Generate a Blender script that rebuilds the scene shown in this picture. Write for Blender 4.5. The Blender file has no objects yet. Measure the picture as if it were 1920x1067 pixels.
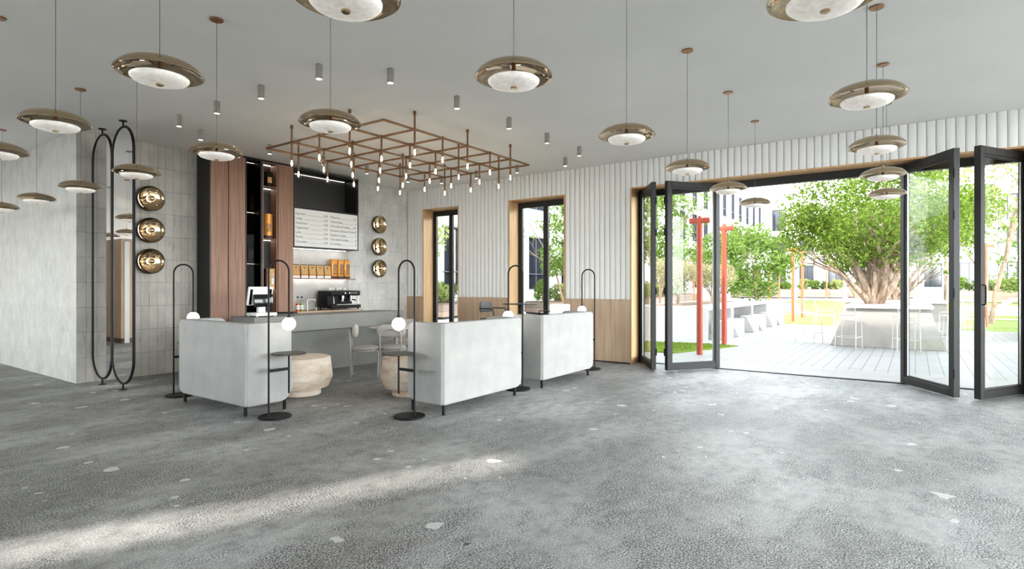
import bpy, bmesh, math, random
from mathutils import Vector, Matrix, Euler
random.seed(7)
C = bpy.context.scene.collection
PI = math.pi
H = 3.737          # ceiling height
XF = 9.80          # inner face of the courtyard facade
YB = 10.08         # tiled back wall
XL = 3.124         # outer corner of the tiled block
TH = math.atan((1716.5-960)/1066.67)

# ------------------------------------------------------------------ materials
def nodes(name):
    m = bpy.data.materials.new(name); m.use_nodes = True
    nt = m.node_tree; nt.nodes.clear()
    o = nt.nodes.new('ShaderNodeOutputMaterial')
    b = nt.nodes.new('ShaderNodeBsdfPrincipled')
    nt.links.new(b.outputs[0], o.inputs[0])
    return m, nt, b, o
def N(nt, t, **kw):
    n = nt.nodes.new(t)
    for k, v in kw.items():
        if k in n.inputs.keys(): n.inputs[k].default_value = v
        else: setattr(n, k, v)
    return n
def coord(nt, scale=(1,1,1), rot=(0,0,0), loc=(0,0,0)):
    tc = N(nt, 'ShaderNodeTexCoord'); mp = N(nt, 'ShaderNodeMapping')
    mp.inputs['Scale'].default_value = scale; mp.inputs['Rotation'].default_value = rot
    mp.inputs['Location'].default_value = loc
    nt.links.new(tc.outputs['Object'], mp.inputs[0]); return mp.outputs[0]
def noise(nt, vec, scale, detail=4, rough=.55):
    n = N(nt, 'ShaderNodeTexNoise'); n.inputs['Scale'].default_value = scale
    n.inputs['Detail'].default_value = detail; n.inputs['Roughness'].default_value = rough
    nt.links.new(vec, n.inputs['Vector']); return n.outputs['Fac']
def ramp(nt, fac, stops):
    r = N(nt, 'ShaderNodeValToRGB'); e = r.color_ramp.elements
    while len(e) < len(stops): e.new(.5)
    for i, (p, c) in enumerate(stops):
        e[i].position = p; e[i].color = (c[0], c[1], c[2], 1) if hasattr(c, '__len__') else (c, c, c, 1)
    nt.links.new(fac, r.inputs[0]); return r.outputs[0]
def mix(nt, fac, a, b, mode='MIX'):
    m = N(nt, 'ShaderNodeMix'); m.data_type = 'RGBA'; m.blend_type = mode
    for s, v in ((0, fac), (6, a), (7, b)):
        if isinstance(v, (int, float)): m.inputs[s].default_value = v
        elif isinstance(v, tuple): m.inputs[s].default_value = (v[0], v[1], v[2], 1)
        else: nt.links.new(v, m.inputs[s])
    return m.outputs[2]
def bump(nt, b, h, strength=.2, dist=.01):
    n = N(nt, 'ShaderNodeBump'); n.inputs['Strength'].default_value = strength
    n.inputs['Distance'].default_value = dist
    nt.links.new(h, n.inputs['Height']); nt.links.new(n.outputs[0], b.inputs['Normal'])
def L(*h):   # sRGB 0-255 to linear
    return tuple(((c/255+.055)/1.055)**2.4 if c/255 > .04045 else c/255/12.92 for c in h)

def plain(name, col, rough=.5, metal=0., var=.08, vs=6., bmp=0., bs=60., spec=.5):
    m, nt, b, o = nodes(name)
    v = coord(nt); n = noise(nt, v, vs, 5)
    lo = tuple(c*(1-var) for c in col); hi = tuple(min(1, c*(1+var)) for c in col)
    nt.links.new(ramp(nt, n, [(.3, lo), (.7, hi)]), b.inputs['Base Color'])
    b.inputs['Roughness'].default_value = rough; b.inputs['Metallic'].default_value = metal
    b.inputs['Specular IOR Level'].default_value = spec
    if bmp: bump(nt, b, noise(nt, v, bs, 3), bmp, .004)
    return m
def glow(name, col, s):
    m = bpy.data.materials.new(name); m.use_nodes = True; nt = m.node_tree; nt.nodes.clear()
    o = nt.nodes.new('ShaderNodeOutputMaterial'); e = nt.nodes.new('ShaderNodeEmission')
    e.inputs[0].default_value = (*col, 1); e.inputs[1].default_value = s
    nt.links.new(e.outputs[0], o.inputs[0]); return m
def wood(name, c1, c2, rough=.5, scale=(14, 14, .7), bmp=.06):
    m, nt, b, o = nodes(name)
    v = coord(nt, scale); n = noise(nt, v, 1.6, 8, .62)
    v2 = coord(nt, (scale[0]*5, scale[1]*5, scale[2]*2)); n2 = noise(nt, v2, 2.0, 3)
    c = ramp(nt, n, [(.3, c1), (.68, c2)])
    nt.links.new(mix(nt, .25, c, ramp(nt, n2, [(.35, c1), (.65, c2)])), b.inputs['Base Color'])
    b.inputs['Roughness'].default_value = rough
    bump(nt, b, n2, bmp, .002); return m
def glassy(name, tint=(1, 1, 1), ior=1.45, rough=0.0, gain=1.0):
    m = bpy.data.materials.new(name); m.use_nodes = True; nt = m.node_tree; nt.nodes.clear()
    o = nt.nodes.new('ShaderNodeOutputMaterial'); t = nt.nodes.new('ShaderNodeBsdfTransparent')
    g = nt.nodes.new('ShaderNodeBsdfGlossy'); mx = nt.nodes.new('ShaderNodeMixShader')
    f = nt.nodes.new('ShaderNodeLayerWeight'); f.inputs[0].default_value = .5
    p = nt.nodes.new('ShaderNodeMath'); p.operation = 'POWER'; p.inputs[1].default_value = 4.5; nt.links.new(f.outputs['Facing'], p.inputs[0])
    q = nt.nodes.new('ShaderNodeMath'); q.operation = 'MULTIPLY_ADD'; q.inputs[1].default_value = .85*gain; q.inputs[2].default_value = .022*gain; nt.links.new(p.outputs[0], q.inputs[0]); f = q
    t.inputs[0].default_value = (*tint, 1); g.inputs['Roughness'].default_value = rough
    nt.links.new(f.outputs[0], mx.inputs[0]); nt.links.new(t.outputs[0], mx.inputs[1])
    nt.links.new(g.outputs[0], mx.inputs[2]); nt.links.new(mx.outputs[0], o.inputs[0]); return m

def concrete(name, lo, hi, rough=.7, sc=2.2, pits=.35, bmp=.15):
    m, nt, b, o = nodes(name)
    v = coord(nt); n = noise(nt, v, sc, 8, .62); n2 = noise(nt, v, sc*14, 4)
    c = ramp(nt, n, [(.28, lo), (.72, hi)])
    vo = N(nt, 'ShaderNodeTexVoronoi'); vo.inputs['Scale'].default_value = 9; nt.links.new(v, vo.inputs['Vector'])
    p = ramp(nt, vo.outputs['Distance'], [(.04, 1.), (.07, 0.)])
    c = mix(nt, .25, c, ramp(nt, n2, [(.3, lo), (.7, hi)]))
    c = mix(nt, p, c, tuple(x*(1-pits) for x in lo)) if pits else c
    nt.links.new(c, b.inputs['Base Color']); b.inputs['Roughness'].default_value = rough
    bump(nt, b, n2, bmp, .004); return m

def floor_mat():
    m, nt, b, o = nodes('worn_concrete_floor')
    v = coord(nt)
    vs = coord(nt, (1., 1.9, 1.), (0, 0, .5))
    big = noise(nt, v, .38, 5, .6); mid = noise(nt, vs, 1.5, 9, .7); fin = noise(nt, v, 7.5, 8, .72)
    grit = noise(nt, v, 95, 4, .6); sp = noise(nt, v, 210, 3, .7)
    c = ramp(nt, mid, [(.34, (.145, .137, .13)), (.47, (.40, .39, .38)), (.60, (.64, .632, .62))])
    c = mix(nt, .45, c, ramp(nt, big, [(.36, (.30, .293, .286)), (.60, (.64, .637, .63))]))
    c = mix(nt, .8, c, ramp(nt, fin, [(.30, .42), (.5, .95), (.70, 1.2)]), 'MULTIPLY')
    msk = ramp(nt, noise(nt, vs, .75, 7, .68), [(.42, 0.), (.54, 1.)])
    dark = mix(nt, 1.0, ramp(nt, grit, [(.43, .06), (.56, 1.)]), ramp(nt, sp, [(.40, .4), (.5, 1.)]), 'MULTIPLY')
    c = mix(nt, msk, c, mix(nt, .95, c, dark, 'MULTIPLY'))
    c = mix(nt, .42, c, dark, 'MULTIPLY')
    # pale worn flakes
    dv = N(nt, 'ShaderNodeVectorMath'); dv.operation = 'ADD'
    nz = N(nt, 'ShaderNodeTexNoise'); nz.inputs['Scale'].default_value = 9; nt.links.new(v, nz.inputs['Vector'])
    sc = N(nt, 'ShaderNodeVectorMath'); sc.operation = 'SCALE'; sc.inputs['Scale'].default_value = .12
    nt.links.new(nz.outputs['Color'], sc.inputs[0]); nt.links.new(v, dv.inputs[0]); nt.links.new(sc.outputs[0], dv.inputs[1])
    vo = N(nt, 'ShaderNodeTexVoronoi'); vo.inputs['Scale'].default_value = 4.2; nt.links.new(dv.outputs[0], vo.inputs['Vector'])
    sepc = N(nt, 'ShaderNodeSeparateColor'); nt.links.new(vo.outputs['Color'], sepc.inputs[0])
    rad = N(nt, 'ShaderNodeMath'); rad.operation = 'MULTIPLY_ADD'; rad.inputs[1].default_value = .62; rad.inputs[2].default_value = -.36
    nt.links.new(sepc.outputs[0], rad.inputs[0])
    lt = N(nt, 'ShaderNodeMath'); lt.operation = 'LESS_THAN'
    nt.links.new(vo.outputs['Distance'], lt.inputs[0]); nt.links.new(rad.outputs[0], lt.inputs[1])
    fl = N(nt, 'ShaderNodeMath'); fl.operation = 'MULTIPLY'; fl.inputs[1].default_value = .75; nt.links.new(lt.outputs[0], fl.inputs[0])
    c = mix(nt, fl.outputs[0], c, (.60, .595, .585))
    # small dark chips
    vc = N(nt, 'ShaderNodeTexVoronoi'); vc.inputs['Scale'].default_value = 1.9; nt.links.new(dv.outputs[0], vc.inputs['Vector'])
    s2 = N(nt, 'ShaderNodeSeparateColor'); nt.links.new(vc.outputs['Color'], s2.inputs[0])
    r2 = N(nt, 'ShaderNodeMath'); r2.operation = 'MULTIPLY_ADD'; r2.inputs[1].default_value = .12; r2.inputs[2].default_value = -.075
    nt.links.new(s2.outputs[1], r2.inputs[0])
    l2 = N(nt, 'ShaderNodeMath'); l2.operation = 'LESS_THAN'
    nt.links.new(vc.outputs['Distance'], l2.inputs[0]); nt.links.new(r2.outputs[0], l2.inputs[1])
    c = mix(nt, l2.outputs[0], c, (.05, .05, .05))
    nt.links.new(c, b.inputs['Base Color'])
    nt.links.new(ramp(nt, mid, [(.3, .42), (.7, .62)]), b.inputs['Roughness'])
    b.inputs['Specular IOR Level'].default_value = .4
    bump(nt, b, dark, .45, .005)
    return m

def tile_mat(name, c1, c2, grout, rot, w=.1217, h=.3737, off=0., streak=.5, origin=(0, 0, 0)):
    m, nt, b, o = nodes(name)
    sx = N(nt, 'ShaderNodeSeparateXYZ'); nt.links.new(coord(nt), sx.inputs[0])
    ad = N(nt, 'ShaderNodeMath'); ad.operation = 'ADD'; nt.links.new(sx.outputs[0], ad.inputs[0]); nt.links.new(sx.outputs[1], ad.inputs[1])
    a2 = N(nt, 'ShaderNodeMath'); a2.operation = 'ADD'; a2.inputs[1].default_value = -10.08-3.124; nt.links.new(ad.outputs[0], a2.inputs[0])
    cb = N(nt, 'ShaderNodeCombineXYZ'); nt.links.new(a2.outputs[0], cb.inputs[0]); nt.links.new(sx.outputs[2], cb.inputs[1]); v = cb.outputs[0]
    br = N(nt, 'ShaderNodeTexBrick'); br.offset = off; br.squash = 1
    for k, val in (('Scale', 1.), ('Mortar Size', .0022), ('Mortar Smooth', .2), ('Bias', 0.), ('Brick Width', w), ('Row Height', h)):
        br.inputs[k].default_value = val
    br.inputs['Color1'].default_value = (*c1, 1); br.inputs['Color2'].default_value = (*c2, 1); br.inputs['Mortar'].default_value = (*grout, 1)
    nt.links.new(v, br.inputs['Vector'])
    n = noise(nt, coord(nt, (1, 1, 1)), 3.2, 9, .7)
    n2 = noise(nt, coord(nt, (34, 34, 3.2)), 1.0, 5, .65)
    c = mix(nt, .55, br.outputs['Color'], ramp(nt, n, [(.3, .62), (.7, 1.2)]), 'MULTIPLY')
    c = mix(nt, streak, c, ramp(nt, n2, [(.34, .6), (.44, 1.05)]), 'MULTIPLY')
    nt.links.new(c, b.inputs['Base Color']); b.inputs['Roughness'].default_value = .62
    inv = N(nt, 'ShaderNodeMath'); inv.operation = 'SUBTRACT'; inv.inputs[0].default_value = 1; nt.links.new(br.outputs['Fac'], inv.inputs[1])
    bump(nt, b, inv.outputs[0], .5, .004); return m

def leaf_mat(name, c1, c2, c3, bias=0.):
    m = bpy.data.materials.new(name); m.use_nodes = True; nt = m.node_tree; nt.nodes.clear()
    o = nt.nodes.new('ShaderNodeOutputMaterial'); d = nt.nodes.new('ShaderNodeBsdfDiffuse')
    t = nt.nodes.new('ShaderNodeBsdfTranslucent'); mx = nt.nodes.new('ShaderNodeMixShader'); mx.inputs[0].default_value = .42
    n = noise(nt, coord(nt), 9., 5, .7)
    c = ramp(nt, n, [(.32+bias, c1), (.5+bias, c2), (.68+bias, c3)])
    for s in (d, t): nt.links.new(c, s.inputs[0])
    nt.links.new(d.outputs[0], mx.inputs[1]); nt.links.new(t.outputs[0], mx.inputs[2]); nt.links.new(mx.outputs[0], o.inputs[0]); return m

def planks(name, c1, c2, gap, w, length, rot=(0, 0, 0), rough=.7):
    m, nt, b, o = nodes(name)
    v = coord(nt, (1, 1, 1), rot)
    br = N(nt, 'ShaderNodeTexBrick'); br.offset = .37
    for k, val in (('Scale', 1.), ('Mortar Size', .006), ('Mortar Smooth', .1), ('Bias', 0.), ('Brick Width', length), ('Row Height', w)):
        br.inputs[k].default_value = val
    br.inputs['Color1'].default_value = (*c1, 1); br.inputs['Color2'].default_value = (*c2, 1); br.inputs['Mortar'].default_value = (*gap, 1)
    nt.links.new(v, br.inputs['Vector'])
    n = noise(nt, coord(nt), 1.4, 7, .65)
    nt.links.new(mix(nt, .5, br.outputs['Color'], ramp(nt, n, [(.3, .82), (.7, 1.1)]), 'MULTIPLY'), b.inputs['Base Color'])
    b.inputs['Roughness'].default_value = rough; return m

M = {}
M['floor'] = floor_mat()
M['ceiling'] = plain('plaster_ceiling', (.90, .885, .86), .9, var=.03, vs=.9, bmp=.08, bs=9)
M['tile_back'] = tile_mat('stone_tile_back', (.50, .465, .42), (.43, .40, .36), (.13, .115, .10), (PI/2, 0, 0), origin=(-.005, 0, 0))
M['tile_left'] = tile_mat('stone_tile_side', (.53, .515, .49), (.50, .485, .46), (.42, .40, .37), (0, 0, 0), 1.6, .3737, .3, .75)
M['tile_lit'] = tile_mat('stone_tile_lit', (.66, .645, .62), (.60, .585, .56), (.36, .34, .32), (0, 0, 0), .26, .3737, .4, .6)  # staggered tiles; LED and window light put into a lighter colour
M['slat'] = plain('white_fluted_panel', (.86, .85, .835), .55, var=.02, vs=3)
M['white'] = plain('white_plaster', (.78, .77, .75), .85, var=.03, vs=2)
M['oak'] = wood('oak_reveal', L(178, 135, 92), L(216, 178, 132), .5)
M['wains'] = wood('oak_wainscot', L(170, 140, 114), L(206, 180, 154), .5, (9, 9, .6))
M['walnut'] = wood('walnut_veneer', L(112, 76, 60), L(176, 134, 110), .5, (22, 22, .55))
M['walnut_edge'] = wood('walnut_edge', L(84, 56, 44), L(120, 84, 66), .5, (2, 20, 20))
M['black'] = plain('black_powder_coat', (.007, .007, .007), .5, var=.1, spec=.2)
M['blackmat'] = plain('black_laminate', (.014, .015, .017), .5, var=.1)
M['frame'] = plain('anthracite_frame', (.018, .018, .018), .45, var=.06, vs=3, spec=.35)
M['gasket'] = plain('black_gasket', (.006, .006, .006), .6)
M['alu'] = plain('bare_aluminium', (.75, .74, .72), .3, metal=1., var=.03)
M['steel'] = plain('brushed_steel', (.55, .53, .50), .28, metal=1., var=.05)
M['brass'] = plain('polished_brass', (.56, .42, .26), .10, metal=1., var=.03)
M['bronze'] = plain('polished_bronze', (.50, .385, .25), .06, metal=1., var=.03)
M['copper'] = plain('copper_stem', (.34, .18, .095), .3, metal=1., var=.05)
M['pipe'] = plain('aged_bronze_pipe', (.20, .105, .052), .40, metal=.8, var=.2, vs=18)
M['pipe_dark'] = plain('dark_bronze_fitting', (.06, .045, .035), .5, metal=.7)
M['mirror'] = plain('mirror_silver', (.93, .93, .93), .012, metal=1., var=.0)
M['glass'] = glassy('clear_pane', (.96, .975, .965), 1.45)
M['bulbglass'] = glassy('bulb_glass', (.99, .97, .94), 1.5)
M['bottleglass'] = glassy('bottle_glass', (.93, .95, .93), 1.5)
M['diffuser'] = None
M['globe'] = glow('opal_globe_light', (1., .97, .92), 2.6)
M['filament'] = glow('warm_filament', (1., .84, .60), 14.)
M['spotglow'] = glow('spot_glow', (1., .90, .76), 5.)
M['led'] = glow('led_strip', (1., .90, .78), 5.)
M['ledcool'] = glow('led_strip_cool', (1., .97, .93), 4.)
M['sconceglow'] = glow('sconce_glow', (1., .90, .72), 14.)
M['fabric'] = plain('white_boucle', (.345, .337, .328), .95, var=.09, vs=4, bmp=.25, bs=160, spec=.15)
M['seatfab'] = plain('white_seat_fabric', (.45, .44, .43), .95, var=.05, vs=5, bmp=.25, bs=160, spec=.15)
M['greyfab'] = plain('warm_grey_fabric', (.42, .385, .36), .9, var=.06, vs=8, bmp=.2, bs=200, spec=.2)
M['greymetal'] = plain('warm_grey_metal', (.40, .37, .345), .45, var=.04)
M['cord'] = plain('dark_cord', (.10, .095, .09), .5)
M['greytop'] = plain('pale_grey_top', (.62, .60, .57), .4, var=.04)
M['counter'] = concrete('grey_concrete_counter', (.17, .165, .155), (.25, .243, .23), .6, 1.6, .55)
M['cgrey'] = concrete('pale_concrete_splash', (.36, .345, .325), (.58, .565, .54), .75, 3.2, 0)
M['cyl'] = concrete('spot_concrete', (.24, .225, .20), (.33, .31, .28), .8, 18, 0)
M['trav'] = None
M['olive'] = plain('dark_tray', (.020, .017, .013), .45, var=.1)
M['board'] = plain('menu_white', (.80, .79, .77), .6, var=.01)
M['ink'] = plain('menu_ink', (.10, .10, .10), .7, var=.0)
M['plastic_w'] = plain('white_plastic', (.80, .80, .79), .35, var=.01)
M['screen'] = plain('dark_screen', (.004, .004, .005), .12, var=.0)
M['kraft'] = plain('kraft_paper', L(205, 160, 100), .6, var=.10, vs=9)
M['kraft_d'] = plain('kraft_label_band', L(196, 112, 46), .6, var=.10)
M['paperw'] = plain('white_paper', (.78, .77, .74), .7, var=.02)
M['tin'] = plain('copper_tin', L(206, 138, 58), .34, metal=.35, var=.14, vs=7)
M['tin_d'] = plain('tin_base_band', L(58, 34, 18), .5, var=.1)
M['orange'] = plain('orange_juice', L(236, 84, 24), .4, var=.03)
M['green'] = plain('green_juice', L(128, 150, 30), .4, var=.03)
M['cup'] = plain('white_porcelain', (.82, .82, .80), .25, var=.0)
# exterior
M['deck'] = planks('pale_deck_boards', (.31, .305, .30), (.27, .265, .26), (.12, .115, .11), .19, 3.2)
M['border'] = planks('pale_border_boards', (.33, .315, .30), (.30, .285, .27), (.20, .19, .18), .16, 3.0, (0, 0, PI/2))
M['paving'] = concrete('white_paving', (.48, .475, .46), (.58, .57, .555), .8, 1.0, 0)
M['blockc'] = concrete('pale_cast_concrete', (.42, .415, .405), (.60, .59, .575), .75, 1.3, .15)
M['tablec'] = concrete('warm_cast_concrete', (.20, .18, .16), (.33, .31, .285), .75, 1.6, .1)
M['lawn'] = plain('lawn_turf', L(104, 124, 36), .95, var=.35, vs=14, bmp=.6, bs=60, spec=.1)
M['lawn_sunlit'] = plain('sunlit_pale_turf', L(128, 150, 78), .95, var=.25, vs=10, bmp=.6, bs=60, spec=.1)  # paler copy of the lawn turf, strong sunlight put into the colour
M['led_dim'] = glow('led_strip_dim', (1., .97, .93), 1.5)
M['blade'] = plain('grass_blade', L(100, 124, 30), .8, var=.3, vs=9, spec=.2)
M['bldg'] = plain('white_render', (.80, .80, .80), .85, var=.015, vs=.5)
M['spandrel'] = plain('grey_spandrel', (.42, .42, .44), .7, var=.04)
M['navy'] = plain('dark_window_reveal', (.040, .042, .06), .5)
M['wpane'] = plain('dark_pane', (.018, .022, .030), .08, var=.2, vs=1.5, spec=1.)
M['rust'] = plain('rust_red_post', L(152, 56, 30), .55, var=.1, vs=5)
M['rust2'] = plain('orange_post', L(166, 84, 42), .55, var=.1, vs=5)
M['planter'] = planks('weathered_planter_boards', L(150, 128, 114), L(120, 104, 94), L(60, 50, 46), .3, .9, (PI/2, 0, 0))
M['soil'] = plain('brown_soil', (.16, .10, .07), .95, var=.3, vs=9, bmp=.5, bs=20)
M['bark'] = None
M['barkd'] = plain('brown_bark', (.18, .12, .085), .9, var=.3, vs=12, bmp=.5, bs=30)
M['leaf_big'] = leaf_mat('leaf_olive', (.045, .088, .011), (.13, .205, .030), (.27, .345, .080))
M['leaf_green'] = leaf_mat('leaf_fresh', (0.050, 0.100, 0.018), (0.125, 0.200, 0.040), (0.225, 0.290, 0.085))
M['leaf_pale'] = leaf_mat('leaf_variegated', (0.120, 0.150, 0.042), (0.312, 0.300, 0.144), (0.468, 0.396, 0.288), -.04)
M['leaf_shrub'] = leaf_mat('leaf_shrub', (0.030, 0.065, 0.015), (0.100, 0.150, 0.045), (0.240, 0.260, 0.110))
M['leaf_lime'] = leaf_mat('leaf_lime', (0.150, 0.192, 0.048), (0.288, 0.330, 0.108), (0.408, 0.420, 0.216))
M['wire'] = plain('white_wire', (.40, .39, .375), .4, var=.03)
M['wire_br'] = plain('bronze_wire', (.32, .27, .23), .45, var=.05)

def make_special():
    m, nt, b, o = nodes('alabaster_diffuser')
    v = coord(nt); n = noise(nt, v, 28, 7, .7)
    c = ramp(nt, n, [(.35, (.74, .70, .65)), (.62, (.92, .90, .87))])
    nt.links.new(c, b.inputs['Base Color']); b.inputs['Roughness'].default_value = .35
    b.inputs['Emission Strength'].default_value = .07
    nt.links.new(mix(nt, .8, c, (1., .93, .84), 'MULTIPLY'), b.inputs['Emission Color'])
    M['diffuser'] = m
    m, nt, b, o = nodes('travertine')
    v = coord(nt, (1, 1, 3.0)); n = noise(nt, v, 2.6, 9, .68); n2 = noise(nt, coord(nt, (1, 1, 5)), 26, 4)
    c = ramp(nt, n, [(.3, (.46, .31, .21)), (.45, (.72, .57, .45)), (.66, (.86, .78, .69))])
    c = mix(nt, .35, c, ramp(nt, n2, [(.3, .55), (.5, 1.)]), 'MULTIPLY')
    nt.links.new(c, b.inputs['Base Color']); b.inputs['Roughness'].default_value = .6
    bump(nt, b, n2, .15, .004); M['trav'] = m
    m, nt, b, o = nodes('peeling_bark')
    v = coord(nt, (1, 1, .35)); n = noise(nt, v, 11, 8, .7)
    c = ramp(nt, n, [(.33, (.10, .058, .038)), (.5, (.23, .165, .115)), (.66, (.38, .31, .24))])
    nt.links.new(c, b.inputs['Base Color']); b.inputs['Roughness'].default_value = .85
    bump(nt, b, n, .5, .02); M['bark'] = m
    # perforated black metal sheet: fine grid of pale dots
    m, nt, b, o = nodes('perforated_mesh')
    v = coord(nt, (36, 36, 36)); vo = N(nt, 'ShaderNodeTexVoronoi'); vo.inputs['Scale'].default_value = 1; vo.inputs['Randomness'].default_value = 0.
    nt.links.new(v, vo.inputs['Vector'])
    c = ramp(nt, vo.outputs['Distance'], [(.30, (.16, .155, .145)), (.36, (.012, .012, .013))])
    nt.links.new(c, b.inputs['Base Color']); b.inputs['Roughness'].default_value = .4; b.inputs['Metallic'].default_value = .2
    M['perf'] = m
make_special()

# ------------------------------------------------------------------ mesh helpers
class MB:
    def __init__(s): s.bm = bmesh.new()
    def face(s, pts):
        vs = [s.bm.verts.new(p) for p in pts]; s.bm.faces.new(vs); return s
    def box(s, x0, x1, y0, y1, z0, z1):
        v = [s.bm.verts.new((x, y, z)) for z in (z0, z1) for y in (y0, y1) for x in (x0, x1)]
        for f in ((0, 2, 3, 1), (4, 5, 7, 6), (0, 1, 5, 4), (2, 6, 7, 3), (0, 4, 6, 2), (1, 3, 7, 5)):
            s.bm.faces.new([v[i] for i in f])
        return s
    def rbox(s, x0, x1, y0, y1, z0, z1, b=.01, seg=2):
        t = bmesh.new(); u = MB.__new__(MB); u.bm = t; u.box(x0, x1, y0, y1, z0, z1)
        bmesh.ops.bevel(t, geom=t.edges[:], offset=b, segments=seg, affect='EDGES', profile=.5)
        s.merge(t); return s
    def merge(s, t, mat=None):
        me = bpy.data.meshes.new('tmp'); t.to_mesh(me); t.free()
        if mat is not None: me.transform(mat)
        s.bm.from_mesh(me); bpy.data.meshes.remove(me); return s
    def tube(s, pts, r, seg=8, closed=False, cap=True):
        P = [Vector(p) for p in pts]; n = len(P); R = r if hasattr(r, '__len__') else [r]*n
        ring = []; up = None
        for i in range(n):
            if closed: d = P[(i+1) % n]-P[i-1]
            else: d = P[min(i+1, n-1)]-P[max(i-1, 0)]
            d.normalize()
            if up is None:
                up = Vector((0, 0, 1)) if abs(d.z) < .9 else Vector((1, 0, 0))
            a = d.cross(up)
            if a.length < 1e-5: a = d.orthogonal()
            a.normalize(); b = a.cross(d).normalized(); up = b
            ring.append([s.bm.verts.new(P[i]+(a*math.cos(2*PI*k/seg)+b*math.sin(2*PI*k/seg))*R[i]) for k in range(seg)])
        for i in range(n if closed else n-1):
            A, B = ring[i], ring[(i+1) % n]
            for k in range(seg):
                s.bm.faces.new((A[k], A[(k+1) % seg], B[(k+1) % seg], B[k]))
        if cap and not closed:
            s.bm.faces.new(ring[0][::-1]); s.bm.faces.new(ring[-1])
        return s
    def cyl(s, p, q, r, seg=14, r2=None):
        return s.tube([p, q], [r, r if r2 is None else r2], seg)
    def lathe(s, prof, seg=32, c=(0, 0, 0), ax='z'):
        rings = []
        def pt(r, z, a):
            x, y = r*math.cos(a), r*math.sin(a)
            if ax == 'z': return (c[0]+x, c[1]+y, c[2]+z)
            if ax == '-y': return (c[0]+x, c[1]-z, c[2]+y)
            return (c[0]+z, c[1]+x, c[2]+y)
        for r, z in prof:
            rings.append([s.bm.verts.new(pt(0, z, 0))] if r < 1e-6 else [s.bm.verts.new(pt(r, z, 2*PI*k/seg)) for k in range(seg)])
        for A, B in zip(rings, rings[1:]):
            for k in range(seg):
                k2 = (k+1) % seg
                if len(A) == 1 and len(B) == 1: continue
                if len(A) == 1: s.bm.faces.new((A[0], B[k], B[k2]))
                elif len(B) == 1: s.bm.faces.new((A[k], A[k2], B[0]))
                else: s.bm.faces.new((A[k], A[k2], B[k2], B[k]))
        return s
    def ball(s, c, r, seg=20, sq=1.):
        n = seg//2
        return s.lathe([(r*math.sin(PI*i/n), -r*math.cos(PI*i/n)*sq) for i in range(n+1)], seg, c)
    def prism(s, poly, a, b, plane='xy'):
        def pt(u, v, w):
            return {'xy': (u, v, w), 'xz': (u, w, v), 'yz': (w, u, v)}[plane]
        A = [s.bm.verts.new(pt(u, v, a)) for u, v in poly]; B = [s.bm.verts.new(pt(u, v, b)) for u, v in poly]
        n = len(poly)
        for i in range(n): s.bm.faces.new((A[i], A[(i+1) % n], B[(i+1) % n], B[i]))
        s.bm.faces.new(A[::-1]); s.bm.faces.new(B); return s
    def pad(s, x0, x1, z0, z1, rad, y0, y1, bev=.03, seg=4, n=8):
        """upholstered slab: rounded outline in x-z (radii bl, br, tr, tl), thickness y0..y1 with soft rims"""
        def outline(d):
            cs = [(x0, z0, 1, 1, PI), (x1, z0, -1, 1, 1.5*PI), (x1, z1, -1, -1, 0), (x0, z1, 1, -1, .5*PI)]
            out = []
            for (cx, cz, sx, sz, a0), r in zip(cs, rad):
                r2 = max(r-d, .001); ex = cx+sx*(d+r2); ez = cz+sz*(d+r2)
                for i in range(n+1):
                    a = a0+.5*PI*i/n; out.append((ex+r2*math.cos(a), ez+r2*math.sin(a)))
            return out
        lv = []
        for i in range(seg+1):
            a = .5*PI*i/seg; lv.append((bev*(1-math.sin(a)), y0+bev*(1-math.cos(a))))
        for i in range(seg+1):
            a = .5*PI*i/seg; lv.append((bev*(1-math.cos(a)), y1-bev*(1-math.sin(a))))
        R = [[s.bm.verts.new((u, y, w)) for u, w in outline(d)] for d, y in lv]
        m = len(R[0])
        for A, B in zip(R, R[1:]):
            for k in range(m): s.bm.faces.new((A[k], A[(k+1) % m], B[(k+1) % m], B[k]))
        s.bm.faces.new(R[0][::-1]); s.bm.faces.new(R[-1]); return s
    def xf(s, mat):
        s.bm.transform(mat); return s
    def leaves(s, pts, size, rnd, flat=.5):
        for p in pts:
            k = size*rnd.uniform(.6, 1.25)
            n = Vector((rnd.gauss(0, 1), rnd.gauss(0, 1), rnd.gauss(0, 1)+flat)).normalized()
            a = n.orthogonal().normalized(); a.rotate(Matrix.Rotation(rnd.uniform(0, 2*PI), 3, n)); b = n.cross(a)
            p = Vector(p)
            v = [s.bm.verts.new(q) for q in (p-a*k, p+b*k*.42+n*k*.1, p+a*k, p-b*k*.42+n*k*.1)]
            s.bm.faces.new(v)
        return s

def obj(name, mb, mat, parent=None, smooth=True, loc=None, ang=35):
    bmesh.ops.recalc_face_normals(mb.bm, faces=mb.bm.faces[:])
    me = bpy.data.meshes.new(name); mb.bm.to_mesh(me); mb.bm.free()
    if smooth:
        me.polygons.foreach_set('use_smooth', [True]*len(me.polygons)); me.set_sharp_from_angle(angle=math.radians(ang))
    me.materials.append(mat)
    o = bpy.data.objects.new(name, me); C.objects.link(o)
    if parent: o.parent = parent
    if loc: o.location = loc
    return o
def tag(o, label, cat, group=None):
    o['label'] = label; o['category'] = cat
    if group: o['group'] = group
    return o
def thing(name, label, cat, loc=(0, 0, 0), rz=0., group=None):
    o = bpy.data.objects.new(name, None); o.empty_display_size = .1; C.objects.link(o)
    o.location = loc; o.rotation_euler = (0, 0, rz); return tag(o, label, cat, group)
def struct(name, mb, mat, parent=None, smooth=False, label=None):
    o = obj(name, mb, mat, parent, smooth)
    if parent is None: o['kind'] = 'structure'
    if label: o['label'] = label
    return o
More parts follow.
